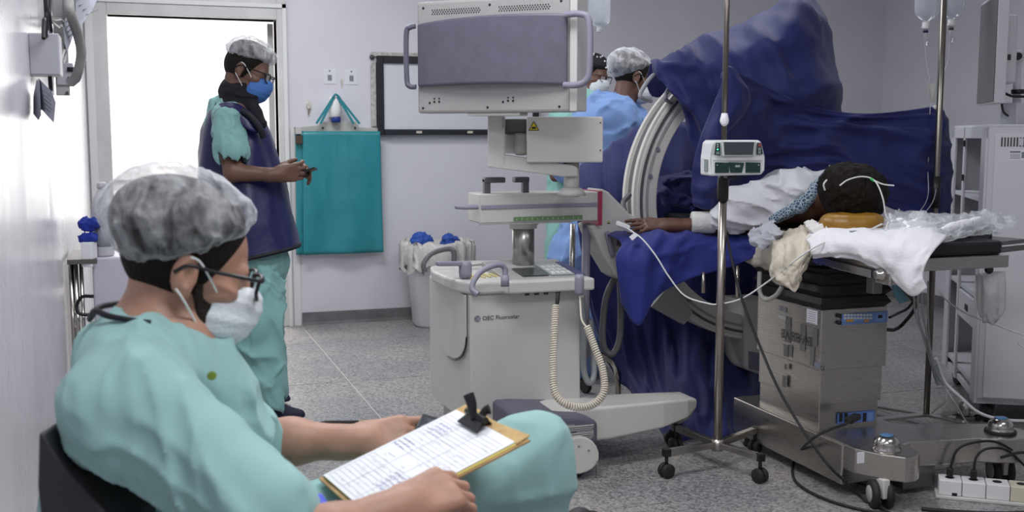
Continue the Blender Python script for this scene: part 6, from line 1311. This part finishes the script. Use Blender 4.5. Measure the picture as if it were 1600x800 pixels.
# ------------------------------------------------------------ cables and power strip
def cable(pts, r, m, nm, lb, n=8): return tag(MB().tube(pts, r, 7, n).build(nm, m), lb, 'cable')
cable([D(1124, 274, 4.22), D(1125, 300, 4.2), D(1130, 335, 4.18), D(1142, 400, 4.16), D(1160, 470, 4.12), D(1185, 535, 4.08), D(1215, 605, 4.0), D(1250, 665, 3.92), D(1290, 722, 3.85), D(1320, 752, 3.86), ZP(1352, 782, .008), ZP(1400, 806, .008)], .0052, rubber, 'pump_cable', 'black cable hanging from the infusion pump down across the steel column')
cable([D(1334, 653, 4.02), D(1322, 662, 3.95), D(1300, 670, 3.86), D(1270, 685, 3.78), ZP(1245, 712, .02), ZP(1238, 735, .007), ZP(1248, 757, .007), ZP(1290, 780, .007), ZP(1350, 797, .007), ZP(1420, 806, .007)], .0055, rubber, 'mains_cable', 'black mains cable curling on floor from the table socket')
MB().bar(D(1325, 658, 3.99), D(1340, 650, 4.05), .03, .022).build('mains_plug', black, ot, bevel=.004)
cable([ZP(1238, 690, .007), ZP(1262, 726, .007), ZP(1330, 752, .007), ZP(1385, 765, .007)], .004, rubber, 'thin_floor_cable', 'thin black cable running on the floor under the base')
cable([ZP(488, 668, .01), ZP(505, 661, .03), ZP(540, 660, .03), ZP(580, 660, .02), ZP(620, 664, .01), ZP(680, 668, .01), ZP(760, 668, .01)], .009, rubber, 'floor_cable', 'thick black cable on the floor behind the seated man\'s forearm')
o = MB().bar(ZP(560, 660, .028), ZP(590, 661, .02), .022, .022).build('cable_tape', mat('tan_tape', (.35, .27, .17), .6), bevel=.003); tag(o, 'tan tape wrapped around the floor cable', 'tape')
for i, (lb, pts) in enumerate((('grey thin line falling from the white sheet corner, leftmost of the bundle', [(1428, 455, 3.8), (1430, 490, 3.9), (1440, 520, 4.0), (1452, 560, 4.2), (1460, 590, 4.3)]),
    ('grey thin line falling from the white sheet corner, second of the bundle', [(1434, 455, 3.8), (1436, 500, 3.95), (1448, 535, 4.1), (1458, 570, 4.2), (1468, 600, 4.3)]),
    ('grey thin line falling from the white sheet corner, third of the bundle', [(1440, 452, 3.8), (1442, 490, 3.95), (1452, 540, 4.1), (1462, 580, 4.2), (1474, 602, 4.3)]),
    ('pale line beside drip stand pole, rightmost of the falling bundle', [(1450, 440, 3.9), (1450, 490, 4.0), (1453, 540, 4.15), (1462, 575, 4.3), (1474, 600, 4.35)]))):
    cable([D(*p) for p in pts], .0032, mat('line_grey', (.3, .3, .31), .5), 'thin_line', lb)
cable([D(1466, 452, 4.6), D(1480, 470, 4.55), D(1510, 490, 4.5), D(1550, 505, 4.45), D(1595, 522, 4.4), D(1625, 530, 4.4)], .0035, cable_w, 'white_lead', 'thin white lead crossing in front of the vented cabinet back')
cable([D(1610, 524, 4.4), D(1594, 530, 4.4), D(1592, 538, 4.4), D(1602, 542, 4.4), D(1615, 540, 4.4)], .0035, cable_w, 'white_lead', 'small curled white lead at the right edge of the frame')
cable([D(1462, 560, 4.25), D(1475, 595, 4.3), D(1500, 620, 4.3), D(1530, 645, 4.3), D(1570, 656, 4.3), D(1620, 658, 4.3)], .0065, cable_w, 'thick_white_cable', 'thicker white cable sweeping from the pole to the right edge')
cable([D(1468, 590, 4.3), D(1478, 612, 4.35), D(1476, 628, 4.38), D(1462, 640, 4.5), D(1456, 646, 4.6)], .0035, cable_w, 'white_lead', 'short white lead curving back to the drip stand pole foot')
cable([D(1478, 608, 4.35), D(1495, 635, 4.4), ZP(1515, 668, .01)], .0035, cable_w, 'white_lead', 'short white lead running down to the chrome valve')
o = MB().bar(D(1459, 568, 4.24), D(1468, 600, 4.28), .025, .02, h_).build('cable_splitter', MATS['joint_grey'], bevel=.004); tag(o, 'grey splitter block joining the thin lines at the pole', 'connector')
cable([D(1412, 452, 4.3), D(1430, 478, 4.5), D(1412, 505, 4.7), D(1398, 515, 4.7), D(1385, 515, 4.6)], .008, rubber, 'looped_cable', 'black cable looping behind the column beneath the sheet corner')
cable([D(1436, 455, 4.6), D(1420, 480, 4.8), D(1402, 490, 4.8), D(1390, 496, 4.7)], .006, rubber, 'looped_cable', 'thinner black cable above the looped one behind the column')
ps = thing('power_strip', 'white four-socket power strip with black plugs on the floor, bottom right', 'power strip', ZP(1540, 790, 0))
sA, sB = ZP(1466, 778, .0), ZP(1600, 791, .0); sd = nrm(sB - sA); psf = frame(sA, sd)
Ls = .38
MB(psf).box((-.01, -.01, 0), (Ls + .01, .085, .012)).build('strip_base', mat('strip_white', (.62, .61, .58), .45), ps, bevel=.003)
ps_m = [white, white, white, mat('socket_cream', (.68, .63, .5), .45)]
for i in range(4):
    s_ = MB(psf).box((i * .079, .0, .012), (i * .079 + .077, .078, .068)).build('socket_block', ps_m[i], ps, bevel=.004)
    MB(psf).lathe([(.016, 0), (.016, .001)], (i * .079 + .038, .039, .068), seg=14).build('socket_hole', black, s_)
MB(psf).box((.045, -.002, .014), (.062, .0, .024)).build('strip_switch', black, ps)
tp_ = lambda u, v, z: psf[0] @ V(u, v, z) + psf[1]
for i, (u, e, lb) in enumerate(((.038, [(.06, .05, .17), (.12, .06, .20), (.20, .12, .19), (.30, .2, .12)], 'black plug with curved cord in first socket of the power strip'), (.117, [(.125, .05, .15), (.16, .06, .18), (.23, .1, .17), (.3, .16, .1)], 'black plug in second socket of the power strip'))):
    t = thing('mains_plug', lb, 'plug', tp_(u, .039, .069)); MB(psf).box((u - .011, .028, .0695), (u + .011, .05, .105)).build('plug_body', black, t, bevel=.005)
    MB().tube([tp_(u, .039, .10)] + [tp_(*q) for q in e], .0045, 8, 6).build('plug_cord', black, t)
cable([tp_(.21, .1, .14), tp_(.27, .08, .17), tp_(.33, .06, .17), tp_(.38, .04, .13), tp_(.42, .03, .05)], .0055, rubber, 'extension_cord', 'black cord arching above the last sockets of the strip')
cable([ZP(1440, 795, .008), ZP(1500, 800, .008), ZP(1560, 802, .008), ZP(1640, 800, .008)], .007, rubber, 'strip_cable', 'thick black cable lying on floor in front of the power strip')
